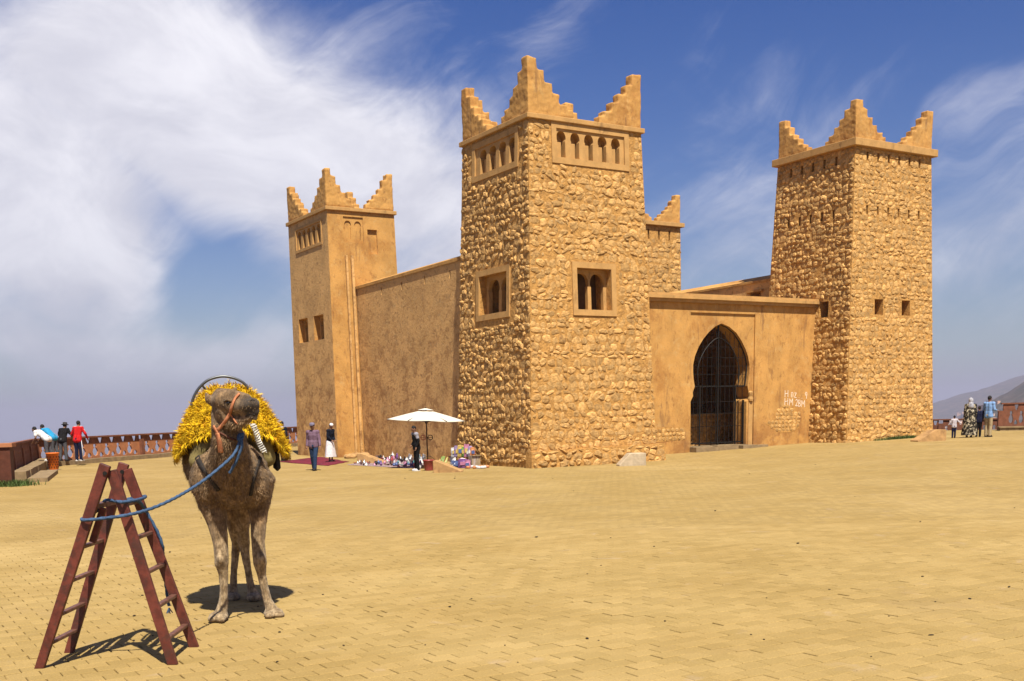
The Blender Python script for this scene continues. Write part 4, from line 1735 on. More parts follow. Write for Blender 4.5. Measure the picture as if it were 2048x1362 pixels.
# woolly tufts on neck, throat and crown
hv_, hf_ = [], []
polys = [p for p in body.polygons]
rt = random.Random(5)
cnt = 0
while cnt < 26000:
    p = polys[rt.randrange(len(polys))]
    c = p.center
    if c.z < 1.05 or (c.z < 1.25 and rt.random() < .6):
        continue
    if c.y > .9 and rt.random() < .7:
        continue
    face = c.y < -.45 and c.z > 1.88
    if face and rt.random() < .82:
        continue
    L_ = rt.uniform(.016, .040) * (.4 if face else 1)
    n_ = p.normal
    dn = (Vector((rt.gauss(0, .35), rt.gauss(0, .35), -1)) + n_ * .75).normalized()
    sd = dn.cross(n_)
    if sd.length < .1:
        continue
    sd = sd.normalized() * rt.uniform(.0015, .0034)
    k = len(hv_)
    hv_ += [c - sd, c + sd, c + dn * L_]
    hf_.append((k, k + 1, k + 2))
    cnt += 1
me = bpy.data.meshes.new('wool')
me.from_pydata([tuple(v) for v in hv_], [], hf_)
tag(link('wool', me, M['wool'], cam_root), kind='stuff')


def ribbon(pts, w, name, m_, parent, th=.004):
    """flat strap lying on the coat along pixels"""
    pp_, nn_ = [], []
    for i in range(len(pts) - 1):
        for k in range(5):
            t = k / 5
            a, b = pts[i], pts[i + 1]
            p, n = on_camel(a[0] + (b[0] - a[0]) * t, a[1] + (b[1] - a[1]) * t, .010, a[2] if len(a) > 2 else 0)
            pp_.append(p)
            nn_.append(n)
    p, n = on_camel(pts[-1][0], pts[-1][1], .010)
    pp_.append(p)
    nn_.append(n)
    # steady the line
    for _ in range(2):
        pp_ = [pp_[0]] + [(pp_[i - 1] + pp_[i] * 2 + pp_[i + 1]) / 4 for i in range(1, len(pp_) - 1)] + [pp_[-1]]
        nn_ = [nn_[0]] + [((nn_[i - 1] + nn_[i] * 2 + nn_[i + 1]) / 4).normalized() for i in range(1, len(nn_) - 1)] + [nn_[-1]]
    mb = MB()
    vs = []
    for i, p in enumerate(pp_):
        t = (pp_[min(i + 1, len(pp_) - 1)] - pp_[max(i - 1, 0)]).normalized()
        s_ = t.cross(nn_[i]).normalized() * w / 2
        n = nn_[i] * th
        vs += [p - s_ - n, p + s_ - n, p + s_ + n, p - s_ + n]
    fs_ = []
    for i in range(len(pp_) - 1):
        for k in range(4):
            fs_.append((i * 4 + k, i * 4 + (k + 1) % 4, (i + 1) * 4 + (k + 1) % 4, (i + 1) * 4 + k))
    fs_ += [(3, 2, 1, 0), tuple(len(vs) - 4 + k for k in range(4))]
    mb.add(vs, fs_)
    return mb.build(name, m_, parent, True)


M['halter'] = mat('orange_leather', (.50, .19, .085), .7, .25, 15, .002, 80)
M['strap'] = mat('dark_strap', (.025, .02, .017), .8, .3, 12)
M['braid'] = mat('white_braid', (.66, .63, .56), .9, .15, 30)
hal = empty('halter', CF, CANG, 'orange leather halter buckled round the camel head', 'halter')
ribbon([(480, 788), (472, 797), (466, 810), (461, 826)], .026, 'noseband', M['halter'], hal)
ribbon([(461, 826), (452, 842), (436, 861)], .028, 'cheek_strap', M['halter'], hal)
ribbon([(461, 826), (470, 841), (484, 856)], .014, 'chin_cord', M['halter'], hal)
ribbon([(428, 852), (434, 862), (437, 868)], .03, 'throat_strap', M['halter'], hal)
ribbon([(438, 864), (455, 874), (472, 880)], .018, 'neck_strap', M['brownpaint'], hal)
ribbon([(436, 866), (440, 884), (442, 904)], .046, 'hanging_end', M['halter'], hal)
rm = MB()
pk, nk = on_camel(486, 861, .02)
rm.tube([pk + Vector((.028 * math.cos(a), -.01, .028 * math.sin(a))) for a in np.linspace(0, 6.28, 14)], .005, 6)
rm.build('ring', M['iron'], hal, True)
# saddle gear
sad = empty('camel_saddle', CF, CANG, 'khaki padded camel saddle with a curved steel hand rail', 'saddle')
M['khaki'] = mat('khaki_canvas', (.21, .165, .06), .92, .25, 9, .006, 60)
M['steel'] = mat('grey_steel', (.13, .135, .14), .42, .1, 10, metal=.8)
for pts, r_ in (([C(398, 922, .16), C(408, 897, .16), C(428, 872, .2)], .115), ([C(532, 915, .2), C(522, 890, .2), C(505, 868, .22)], .115)):
    me = union([('c', pts[0], pts[1], r_ * .85, r_), ('c', pts[1], pts[2], r_, r_ * .8), ('c', pts[0] + Vector((0, .75, 0)), pts[1] + Vector((0, .75, 0)), r_ * .85, r_),
                ('c', pts[0], pts[0] + Vector((0, .75, 0)), r_ * .85, r_ * .85), ('c', pts[1], pts[1] + Vector((0, .75, 0)), r_, r_), ('c', pts[2], pts[2] + Vector((0, .7, 0)), r_ * .8, r_ * .8)], .02, 4, 'pad')
    link('pad', me, M['khaki'], sad)
arc = [C(px, py, .35) for px, py in ((383, 812), (387, 795), (398, 776), (415, 761), (435, 754), (452, 753), (470, 757), (486, 765), (497, 778), (505, 800))]
sp_ = []
for i in range(len(arc) - 1):
    for k in range(4):
        t = k / 4
        p0, p1, p2, p3 = arc[max(i - 1, 0)], arc[i], arc[i + 1], arc[min(i + 2, len(arc) - 1)]
        sp_.append(.5 * ((2 * p1) + (p2 - p0) * t + (2 * p0 - 5 * p1 + 4 * p2 - p3) * t * t + (3 * p1 - p0 - 3 * p2 + p3) * t ** 3))
sp_.append(arc[-1])
MB().tube(sp_, .0135, 10).build('hand_rail', M['steel'], sad, True)
MB().tube([C(404, 770, .35), C(410, 778, .37)], .011, 8).build('rail_stay', M['steel'], sad, True)
ribbon([(392, 905), (402, 930), (420, 955), (438, 980)], .05, 'breast_strap', M['strap'], sad)
ribbon([(520, 915), (512, 940), (505, 965), (500, 990)], .035, 'breast_strap', M['strap'], sad)
bg_ = MB()
bg_.box(C(553, 922, .45), (.07, .2, .19), taper=.8)
o = bg_.build('side_bag', M['strap'], sad)
o.modifiers.new('b', 'BEVEL').width = .03
bz = MB()
for k in range(3):
    pts = []
    for i in range(15):
        t = i / 14
        px = 505 + (527 - 505) * t + math.sin(i * 1.9 + k * 2.1) * 6.5
        py = 848 + (905 - 848) * t
        pts.append(C(px, py, -.12 + .06 * math.cos(i * 1.9 + k * 2.1) * .5))
    bz.tube(pts, .007, 6)
bz.build('braided_cord', M['braid'], sad, True)

# shaggy yellow blanket
M['yellow'] = mat('yellow_wool', (.72, .45, .010), .95, .2, 14, .0, 30, island=.28, stains=[((.56, .23, .006), 9, .52, .64, .7, 1, 0, None)])
blk = empty('saddle_blanket', CF, CANG, 'shaggy bright yellow blanket draped over the camel hump', 'blanket')
topc = C(455, 775, .45)
bcx, btz = topc.x, topc.z


def dome(phi, t):
    """phi: 0 = image right, pi/2 = rear, 3pi/2 = front"""
    c_, s_ = math.cos(phi), math.sin(phi)
    sup = (abs(c_) ** 2.6 + abs(s_) ** 2.6) ** (-1 / 2.6)
    rx, ry = .53, .54
    side = abs(c_) ** 1.3
    front = max(0, -s_) ** 2
    hem = 1.71 - .17 * side + .15 * front
    hor = t ** .60
    z = btz - (btz - hem) * t ** 1.45 - .02 * math.sin(phi * 9) * t
    lump = 1 + .025 * math.sin(phi * 7 + 1.0) * t
    return Vector((bcx + rx * sup * c_ * hor * lump, .52 + ry * sup * s_ * hor * lump, z))


NP, NTt = 64, 16
vs, fs = [], []
for j in range(NTt + 1):
    for i in range(NP):
        vs.append(dome(2 * math.pi * i / NP, max(.02, j / NTt)))
for j in range(NTt):
    for i in range(NP):
        fs.append((j * NP + i, j * NP + (i + 1) % NP, (j + 1) * NP + (i + 1) % NP, (j + 1) * NP + i))
fs.append(tuple(range(NP)))
mb = MB()
mb.add(vs, fs)
mb.build('cloth', M['yellow'], blk, True)
hv_, hf_ = [], []
rt = random.Random(9)


def tuft(p, dn, n_, L_, w):
    sd = dn.cross(n_)
    if sd.length < .05:
        sd = Vector((1, 0, 0))
    sd = sd.normalized() * w
    k = len(hv_)
    mid = p + dn * L_ * .5 + n_ * L_ * .28
    hv_.extend([p - sd, p + sd, mid + sd * 1.15, mid - sd * 1.15, p + dn * L_ + n_ * L_ * .05])
    hf_.extend([(k, k + 1, k + 2, k + 3), (k + 3, k + 2, k + 4)])


def dome_frame(phi, t):
    p = dome(phi, max(.02, t))
    e1 = dome(phi, min(1.0, t + .03)) - dome(phi, max(.0, t - .03))
    e2 = dome(phi + .04, max(.02, t)) - dome(phi - .04, max(.02, t))
    n_ = e2.cross(e1)
    n_ = n_.normalized() if n_.length > 1e-9 else Vector((0, 0, 1))
    if n_.dot(p - Vector((bcx, .5, 1.6))) < 0:
        n_ = -n_
    return p, (e1.normalized() if e1.length > 1e-6 else Vector((0, 0, -1))), n_


# rows of woolly knots
knots = []
for j in range(15):
    t = .05 + .93 * (j + .5) / 15
    circ = 2 * math.pi * .55 * (1 - (1 - t) ** 1.75) ** .8
    m_ = max(5, int(circ / .085))
    for i in range(m_):
        knots.append((2 * math.pi * (i + .5 * (j % 2) + rt.uniform(-.25, .25)) / m_, min(.99, t + rt.uniform(-.02, .02))))
for phi, t in knots:
    p, dn, n_ = dome_frame(phi, t)
    size = rt.uniform(.75, 1.25)
    long_ = rt.random() < .25
    for q in range(84):
        d = Vector((rt.gauss(0, 1), rt.gauss(0, 1), rt.gauss(0, 1))).normalized()
        d = (d + n_ * .75 + dn * (.9 if long_ else .45)).normalized()
        base = p + Vector((rt.gauss(0, .018), rt.gauss(0, .018), rt.gauss(0, .018)))
        tuft(base, d, n_ if abs(d.dot(n_)) < .9 else dn, rt.uniform(.028, .062) * size, rt.uniform(.0017, .0034))
for i in range(3200):                     # fringe along the hem
    phi = rt.uniform(0, 2 * math.pi)
    p = dome(phi, rt.uniform(.93, 1.0))
    if math.sin(phi) < -.6 and rt.random() < .5:
        continue
    dn = (Vector((0, 0, -1)) + Vector((rt.gauss(0, .25), rt.gauss(0, .25), 0))).normalized()
    tuft(p, dn, Vector((math.cos(phi), math.sin(phi), 0)), rt.uniform(.04, .10), rt.uniform(.004, .007))
me = bpy.data.meshes.new('shag')
me.from_pydata([tuple(v) for v in hv_], [], hf_)
tag(link('shag', me, M['yellow'], blk), kind='stuff')


# ---- rope from the halter to the ladder
def spline(pts, n=10):
    out = []
    for i in range(len(pts) - 1):
        p0, p1, p2, p3 = pts[max(i - 1, 0)], pts[i], pts[i + 1], pts[min(i + 2, len(pts) - 1)]
        for k in range(n):
            t = k / n
            out.append(.5 * ((2 * p1) + (p2 - p0) * t + (2 * p0 - 5 * p1 + 4 * p2 - p3) * t * t + (3 * p1 - p0 - 3 * p2 + p3) * t ** 3))
    out.append(pts[-1])
    return out


def toW(l):
    return CF + cxl * l.x + cyl * l.y + Vector((0, 0, l.z))


def resample(pts, step):
    out = [pts[0]]
    acc = 0
    for a, b in zip(pts, pts[1:]):
        L = (b - a).length
        while acc + L >= step:
            t = (step - acc) / L
            a = a.lerp(b, t)
            out.append(a)
            L = (b - a).length
            acc = 0
        acc += L
    out.append(pts[-1])
    return out


knot = toW(on_camel(482, 880, .03)[0])
k0 = knot.y
rope = empty('lead_rope', knot, 0, 'blue braided lead rope from the camel halter to the red ladder', 'rope')


def rp_(pts):
    return resample(spline([at_y(*p) for p in pts], 12), .012)


run = [(486, 866, k0 - .02), (480, 882, k0 - .05), (468, 908, k0 - .10), (440, 935, k0 - .25), (400, 966, k0 - .45), (350, 996, 8.85), (300, 1018, 8.55), (255, 1030, 8.295), (205, 1037, 8.275),
       (172, 1040, 8.27), (163, 1039, 8.32), (170, 1034, 8.40), (190, 1024, 8.46), (205, 1010, 8.5)]
MB().tube(rp_(run), .0125, 9, lobes=3, twist=.33).build('rope_run', M['rope'], rope, True)
loop = [(207, 1004, 8.62), (214, 1000, 8.50), (235, 1003, 8.34), (246, 1004, 8.31), (268, 1001, 8.45), (285, 997, 8.72), (291, 993, 8.90), (284, 993, 8.99), (262, 997, 8.9), (246, 1002, 8.6), (262, 1000, 8.55), (279, 1004, 8.75),
        (289, 1018, 8.90), (302, 1040, 8.93), (316, 1066, 8.95), (325, 1092, 8.97), (326, 1110, 9.03), (329, 1140, 9.05), (333, 1180, 9.05), (338, 1212, 9.05)]
MB().tube(rp_(loop), .0125, 9, lobes=3, twist=.33).build('rope_tail', M['rope'], rope, True)
tip = at_y(338, 1216, 9.05)
km = MB()
for i in range(7):
    km.tube([tip, tip + Vector((random.gauss(0, .012), random.gauss(0, .012), -.045))], [.006, .003], 5)
km.build('frayed_end', M['rope'], rope)
tl_ = [(482, 876, k0 - .06), (484, 892, k0 - .07), (477, 912, k0 - .06), (470, 928, k0 - .05), (459, 946, k0 - .03)]
MB().tube(rp_(tl_), .0125, 9, lobes=3, twist=.33).build('rope_end', M['rope'], rope, True)
kn = MB()
for a_, ax in ((0, (1, 0)), (.8, (0, 1)), (1.6, (.7, .7))):
    c = at_y(481, 874, k0 - .05)
    kn.tube([c + Vector((.022 * math.cos(t), .016 * math.sin(t) * ax[0], .026 * math.sin(t + a_))) for t in np.linspace(0, 6.28, 18)], .011, 8)
kn.build('knot', M['rope'], rope, True)
world_parent(rope)
# ------------------------------------------------------------------ people
M['skin'] = mat('skin', (.26, .13, .075), .6, .1, 12, spec=.3)
M['hair'] = mat('black_hair', (.012, .010, .009), .7, .2, 30)


def cloth_mat(name, col, var=.15, **kw):
    return mat(name, col, .9, var, 14, .008, 22, spec=.1, **kw)


def person(px, py, h, rz, label, top, bottom, lean=0.0, feet=((-.09, 0.0), (.09, 0.0)), arms=None, head_turn=0.0, nod=0.0, sleeves=1.0, robe=None, shoe=None,
           hat=None, hair=True, scarf=None, yoke=None, stripe=None, collar=None, group=None, hold=None, cat='person', tophem=.90, face=True, z0=None):
    k = h / 1.75
    g = gnd(px, py)
    if z0 is not None:            # standing on a kerb or ledge
        r_ = ray(px, py)
        g = EYE + r_ * ((z0 - CAM_H) / r_.z)
    root = empty('person', g, rz, label, cat, group)
    V = Vector
    hip = V((0, 0, .93))
    Rl = Matrix.Rotation(lean, 3, 'X')           # leaning towards -y

    def up(p):
        return hip + Rl @ (V(p) - hip)
    S = lambda p: V(p) * k
    sh = [up((-.185, 0, 1.43)), up((.185, 0, 1.43))]
    neck0, neck1 = up((0, .005, 1.46)), up((0, -.005, 1.54))
    hR = Matrix.Rotation(head_turn, 3, 'Z') @ Matrix.Rotation(nod + lean * .35, 3, 'X')
    hc = neck1 + Rl @ V((0, -.012, .098))
    hv = lambda p: hc + hR @ V(p)
    if arms is None:
        arms = (((-.05, .02, -.27), (-.05, -.06, -.51)), ((.05, .02, -.27), (.05, -.06, -.51)))
    body, shirt, pants = [], [], []
    cap = lambda L, a, b, ra, rb, gw=0.0: L.append(('c', S(a), S(b), (ra + gw) * k, (rb + gw) * k))
    # body
    torso = [(up((0, .0, .98)), .125), (up((0, .01, 1.12)), .115), (up((0, .005, 1.30)), .135), (up((0, .01, 1.40)), .115)]
    for (a, ra), (b, rb) in zip(torso, torso[1:]):
        for dx in (-.06, .06):
            cap(body, a + V((dx, 0, 0)), b + V((dx, 0, 0)), ra * .8, rb * .8)
            cap(shirt, a + V((dx, 0, 0)), b + V((dx, 0, 0)), ra * .8, rb * .8, .022)
    cap(shirt, up((-.065, 0, tophem)), up((-.06, 0, 1.05)), .126, .118, .014)
    cap(shirt, up((.065, 0, tophem)), up((.06, 0, 1.05)), .126, .118, .014)
    for s_ in sh:
        cap(body, up((0, .01, 1.40)), s_, .08, .062)
        cap(shirt, up((0, .01, 1.40)), s_, .085, .068, .016)
    cap(body, neck0, neck1, .058, .052)
    body.append(('e', S(hc), tuple(q * k for q in (.078, .096, .115)), hR))
    body.append(('e', S(hv((0, -.025, -.06))), tuple(q * k for q in (.056, .062, .055)), hR))
    body.append(('e', S(hv((0, -.098, -.015))), tuple(q * k for q in (.013, .018, .024)), hR))
    for sx in (-1, 1):
        body.append(('e', S(hv((sx * .078, .01, -.005))), tuple(q * k for q in (.012, .022, .032)), hR))
    hands = MB()
    for s_, (eo, wo), sx in zip(sh, arms, (-1, 1)):
        e, w = s_ + Rl @ V(eo), s_ + Rl @ V(wo)
        cap(body, s_, e, .05, .04)
        cap(body, e, w, .04, .027)
        if sleeves >= 1:
            cap(shirt, s_, e, .056, .050, .012)
            cap(shirt, e, e.lerp(w, .93), .050, .036, .010)
        else:
            cap(shirt, s_, s_.lerp(e, sleeves), .062, .060, .012)
        d = (w - e).normalized()
        side = d.cross(V((0, 1, 0)))
        side = side.normalized() if side.length > .1 else V((1, 0, 0))
        nrm = side.cross(d).normalized()
        palm = w + d * .05
        body.append(('c', S(w), S(w + d * .075), .027 * k, .034 * k))
        for fi, (off, ln) in enumerate(((-.026, .062), (-.009, .074), (.009, .070), (.025, .054))):
            a = w + d * .095 + side * off
            b = a + d * ln * .55 + nrm * .006
            c = b + (d * .6 - nrm * .8 * (1 if sx > 0 else 1)).normalized() * ln * .5
            cap_mesh(hands, S(a), S(b), .0095 * k, .009 * k, 6)
            cap_mesh(hands, S(b), S(c), .009 * k, .0075 * k, 6)
        a = w + d * .045 + side * -.032 * sx
        cap_mesh(hands, S(a), S(a + d * .045 - side * .026 * sx), .011 * k, .009 * k, 6)
    cap(pants, (-.05, .0, .93), (.05, .0, .93), .135, .135)
    cap(body, (-.05, .0, .93), (.05, .0, .93), .12, .12)
    for sx, (fx, fy) in zip((-1, 1), feet):
        hp = V((sx * .09, .01, .90))
        an = V((fx, fy, .085))
        kn = hp.lerp(an, .5) + V((0, -.03 - .10 * max(0, abs(fy) - .1), .02))
        cap(body, hp, kn, .085, .055)
        cap(body, kn, an, .053, .036)
        cap(pants, hp, kn, .095, .075, .008)
        cap(pants, kn, an + V((0, 0, .0)), .073, .060, .008)
        sm = MB()
        ell_mesh(sm, S((fx, fy - .06, .045)), (.047 * k, .135 * k, .05 * k))
        sm.box(S((fx, fy - .055, .012)), (.09 * k, .25 * k, .024 * k))
        sm.build('shoe', shoe or M['strap'], root, True)
    me = union(body, .016 * k, 2, 'person_body')
    bm = bmesh.new()
    bm.from_mesh(me)
    bm.from_mesh(hands.mesh('h', False))
    for f in bm.faces:
        f.smooth = True
    bm.to_mesh(me)
    bm.free()
    link('body', me, M['skin'], root)
    top_o = link('top', union(shirt, .018 * k, 2, 'top'), top, root)
    tr_o = None
    if robe is not None:
        r_mat, z0, z1, r0, r1 = robe
        pf = []
        n = 28
        vs, fs = [], []
        for j in range(9):
            t = j / 8
            z = z0 + (z1 - z0) * t
            rr = r0 + (r1 - r0) * t
            for i in range(n):
                a = 2 * math.pi * i / n
                fold = 1 + .07 * (1 - t) * math.sin(a * 6 + 1.3) + .03 * (1 - t) * math.sin(a * 11)
                vs.append(S((rr * 1.12 * fold * math.cos(a), rr * .85 * fold * math.sin(a), z)))
        for j in range(8):
            for i in range(n):
                fs.append((j * n + i, j * n + (i + 1) % n, (j + 1) * n + (i + 1) % n, (j + 1) * n + i))
        fs.append(tuple(8 * n + i for i in range(n)))
        MB().add(vs, fs).build('robe', r_mat, root, True)
    if bottom is not None:
        tr_o = link('trousers', union(pants, .018 * k, 2, 'trousers'), bottom, root)
    if hair:
        hm_ = [('e', S(hv((0, .018, .028))), tuple(q * k for q in (.085, .096, .103)), hR)]
        mb = MB()
        for p in hm_:
            ell_mesh(mb, *p[1:])
        # keep the face free
        me = mb.mesh('hair', True)
        bm = bmesh.new()
        bm.from_mesh(me)
        kill = []
        for f in bm.faces:
            c = hR.inverted() @ (f.calc_center_median() / k - hc)
            if c.y < -.055 and c.z < .065 or c.z < -.055:
                kill.append(f)
        bmesh.ops.delete(bm, geom=kill, context='FACES')
        bm.to_mesh(me)
        bm.free()
        o = link('hair', me, M['hair'], root, True)
    if face:
        for sx in (-1, 1):
            mb = MB()
            ell_mesh(mb, S(hv((sx * .032, -.083, .005))), (.011 * k, .008 * k, .008 * k), None, 8, 6)
            mb.build('eye', M['hair'], root, True)
        mb = MB()
        ell_mesh(mb, S(hv((0, -.083, -.062))), (.022 * k, .008 * k, .006 * k), None, 8, 6)
        mb.build('mouth', mat_lip, root, True)
    if hat:
        hmat, style = hat
        Mh = hR.to_4x4()
        mb = MB()
        if style == 'cap':
            mb.lathe([(.094, .035), (.098, .06), (.094, .11), (.07, .14), (.02, .148)], 16, S(hc) / k, Mh)
            mb.box(hv((0, -.125, .045)), (.12, .10, .014), M=Mh)
        elif style == 'skull':
            mb.lathe([(.091, .03), (.093, .06), (.085, .10), (.06, .13), (.02, .142)], 16, S(hc) / k, Mh)
        elif style == 'fedora':
            mb.lathe([(.165, .035), (.16, .048), (.10, .055), (.098, .12), (.085, .15), (.03, .145)], 18, S(hc) / k, Mh)
        mb.v = [tuple(V(v) * k) for v in mb.v]
        mb.build('hat', hmat, root, True)
    if scarf is not None:
        mb = MB()
        ell_mesh(mb, S(hv((0, .02, .015))), tuple(q * k for q in (.105, .115, .13)), hR)
        cap_mesh(mb, S(hv((0, .02, -.06))), S(up((0, .03, 1.40))), .10 * k, .15 * k)
        mb.build('headscarf', scarf, root, True)
    if yoke is not None:
        yk = []
        for s_ in sh:
            yk.append(('c', S(up((0, .01, 1.40))), S(s_), .106 * k, .090 * k))
        for s_, (eo, wo) in zip(sh, arms):
            yk.append(('c', S(s_), S(s_ + Rl @ V(eo) * .55), .074 * k, .070 * k))
        link('yoke', union(yk, .018 * k, 2, 'yoke'), yoke, top_o)
    if collar is not None:
        mb = MB()
        mb.lathe([(.075, -.02), (.10, -.03), (.105, .0), (.066, .045)], 14, S(up((0, 0, 1.475))) / k)
        mb.v = [tuple(V(v) * k) for v in mb.v]
        mb.build('collar', collar, top_o, True)
    if stripe is not None:
        for sx, (fx, fy) in zip((-1, 1), feet):
            mb = MB()
            a, b = V((sx * .185, .01, .90)), V((fx + sx * .068, fy, .10))
            kn = V((sx * .09, .01, .90)).lerp(V((fx, fy, .085)), .5) + V((sx * .082, -.03, .02))
            mb.tube([S(a), S(kn), S(b)], .018 * k, 6)
            mb.build('side_stripe', stripe, tr_o or root, True)
        for s_, (eo, wo), sx in zip(sh, arms, (-1, 1)):
            mb = MB()
            mb.tube([S(up((sx * .06, .0, 1.51))), S(s_ + V((0, 0, .075))), S(s_ + Rl @ V(eo) * .6 + V((sx * .066, 0, 0)))], .018 * k, 6)
            mb.build('sleeve_stripe', stripe, top_o, True)
    if hold:
        s_, (eo, wo) = sh[1], arms[1]
        w = s_ + Rl @ V(wo)
        p_ = root.matrix_basis @ S(w + V((0, -.10, .02)))
        ph = MB().box((0, 0, 0), (.075 * k, .012 * k, .15 * k)).build('phone', M['strap'])
        ph.location = p_
        ph.rotation_euler = (.4, 0, rz)
        tag(ph, hold, 'phone')
    return root


mat_lip = mat('lips', (.20, .07, .05), .6, .1, 10)
K = {}
for n_, c_ in dict(mauve=(.17, .105, .15), jeans=(.022, .040, .085), mcap=(.20, .18, .25), navy=(.010, .013, .024), white=(.70, .67, .68), black=(.010, .010, .011), blacktee=(.012, .011, .012), greyjeans=(.085, .085, .095),
                   tee=(.66, .64, .62), blue=(.03, .27, .50), red=(.48, .014, .016), navytr=(.012, .014, .04), grey=(.30, .29, .33), lightblue=(.20, .34, .60), beige=(.40, .31, .18), whiteshoe=(.7, .68, .66), hat=(.05, .045, .045), childtop=(.50, .46, .50)).items():
    K[n_] = cloth_mat('cloth_' + n_, c_)
pat = cloth_mat('patterned_robe', (.020, .017, .014), stains=[((.50, .43, .30), 9, .52, .56, .95, 1, 0, None)])
scf = cloth_mat('grey_scarf', (.42, .42, .46), stains=[((.10, .10, .12), 16, .52, .58, .8, .5, 0, None)])

person(630, 941, 1.70, -.12, 'man in mauve shirt, jeans and grey cap walking across the plaza', K['mauve'], K['jeans'], lean=.04, feet=((-.10, .20), (.07, -.22)), hat=(K['mcap'], 'cap'),
       arms=(((-.05, .06, -.27), (-.07, -.02, -.51)), ((.06, -.03, -.27), (.10, -.14, -.50))), sleeves=1.0, tophem=.93)
person(662, 924, 1.62, 1.05, 'man in white skullcap, dark jacket and long white robe beside the carpet', K['navy'], None, lean=.14, nod=.35, robe=(K['white'], .24, 1.0, .27, .17), hat=(K['white'], 'skull'), tophem=.80,
       arms=(((-.03, -.02, -.27), (.08, -.16, -.40)), ((.03, -.02, -.27), (-.05, -.17, -.40))))
person(835, 942, 1.55, -1.15, 'boy in dark tracksuit with pale shoulders standing under the parasol', K['black'], K['black'], lean=.10, nod=.40, yoke=K['grey'], shoe=K['whiteshoe'],
       arms=(((-.03, .02, -.25), (.05, -.14, -.40)), ((.05, .03, -.26), (.04, -.08, -.48))))
person(568, 922, 1.74, 2.7, 'person in dark clothes with a white collar behind the yellow blanket', K['navy'], K['black'], collar=K['white'], face=False)
GL = 'people leaning on the balustrade'
person(99, 922, 1.72, -1.8, 'person in white t-shirt and grey jeans bent over the balustrade', K['tee'], K['greyjeans'], lean=.95, feet=((-.10, .10), (.10, .02)), sleeves=.6, nod=-.3, group=GL, z0=.26, shoe=K['whiteshoe'],
       arms=(((-.06, -.16, -.16), (.02, -.42, -.10)), ((.06, -.16, -.16), (-.02, -.42, -.10))), face=False)
person(111, 917, 1.74, -1.85, 'person in bright blue t-shirt bent over the balustrade', K['blue'], K['greyjeans'], lean=.85, feet=((-.10, .08), (.10, .0)), sleeves=.6, nod=-.2, group=GL, z0=.26,
       arms=(((-.06, -.16, -.16), (.02, -.42, -.10)), ((.06, -.16, -.16), (-.02, -.42, -.10))), face=False)
person(129, 922, 1.76, 2.95, 'person in black t-shirt and dark brimmed hat leaning on the balustrade', K['blacktee'], K['greyjeans'], lean=.42, feet=((-.12, .02), (.16, .06)), sleeves=.65, group=GL, z0=.10,
       arms=(((-.12, -.10, -.22), (-.06, -.34, -.30)), ((.12, -.10, -.22), (.06, -.34, -.30))), hat=(K['hat'], 'fedora'), face=False)
person(159, 922, 1.80, 2.95, 'person in red track jacket and navy trousers leaning on the balustrade', K['red'], K['navytr'], lean=.26, feet=((-.10, 0), (.10, .02)), group=GL, z0=.10, stripe=K['white'], shoe=K['whiteshoe'],
       arms=(((-.14, -.06, -.24), (-.12, -.26, -.38)), ((.14, -.06, -.24), (.12, -.26, -.38))), face=False)
GRr = 'family looking out at the hillside'
person(1907, 876, .98, 2.9, 'small child in pale top with arms held out', K['childtop'], K['navytr'], group=GRr, arms=(((-.17, 0, -.18), (-.34, -.02, -.30)), ((.12, .0, -.22), (.22, -.02, -.40))), face=False)
person(1938, 875, 1.72, 2.9, 'woman in dark patterned robe and grey headscarf', pat, None, group=GRr, robe=(pat, .10, 1.25, .30, .19), scarf=scf, hair=False, face=False)
person(1956, 874, 1.36, 2.8, 'boy in navy jacket holding a phone up to the view', K['navytr'], K['black'], group=GRr, arms=(((-.05, .0, -.25), (-.03, -.12, -.42)), ((.10, -.12, -.14), (.06, -.32, .02))), face=False,
       hold='dark phone held up by the boy in navy')
person(1975, 874, 1.80, 2.2, 'man in light blue shirt and beige trousers holding a phone', K['lightblue'], K['beige'], group=GRr, arms=(((-.06, .0, -.26), (-.04, -.20, -.30)), ((.06, -.02, -.26), (.05, -.26, -.22))), face=False,
       hold='phone in the hand of the man in light blue')
# ------------------------------------------------------------------ parasol, carpet and souvenirs
M['canvas'] = mat('white_canvas', (.66, .63, .54), .9, .06, 6)
M['canvas'].node_tree.nodes['Principled BSDF'].inputs['Transmission Weight'].default_value = 0.0
M['darkwood'] = mat('dark_wood', (.07, .035, .02), .6, .25, 12)
ub_ = gnd(856, 936)
par = empty('parasol', ub_, 0, 'square white market parasol on a dark wooden pole', 'parasol')
zt, ze = 2.10, 1.72
MB().tube([(0, 0, .0), (0, 0, zt)], .024, 10).build('pole', M['darkwood'], par, True)
cor = []
hd_ = 1.42
for k in range(4):
    a = R(8) + k * math.pi / 2
    cor.append(Vector((hd_ * math.cos(a), hd_ * math.sin(a), ze - .07 * math.cos(a))))
apex = Vector((0, 0, zt))
mb = MB()
NN = 8
for k in range(4):
    a, b = cor[k], cor[(k + 1) % 4]
    grid = {}
    for i in range(NN + 1):
        for j in range(NN + 1):
            t = .14 + .86 * i / NN
            e = a.lerp(b, j / NN)
            sag = .035 * math.sin(math.pi * j / NN) * t
            p = apex.lerp(e, t)
            p = p + Vector((0, 0, -sag + .012 * math.sin(math.pi * t))) - (Vector((e.x, e.y, 0)).normalized() * .05 * math.sin(math.pi * j / NN) * t)
            grid[i, j] = len(mb.v)
            mb.v.append(tuple(p))
    for i in range(NN):
        for j in range(NN):
            mb.f.append((grid[i, j], grid[i, j + 1], grid[i + 1, j + 1], grid[i + 1, j]))
o = mb.build('canopy', M['canvas'], par, True)
o.modifiers.new('t', 'SOLIDIFY').thickness = .006
vm = MB()
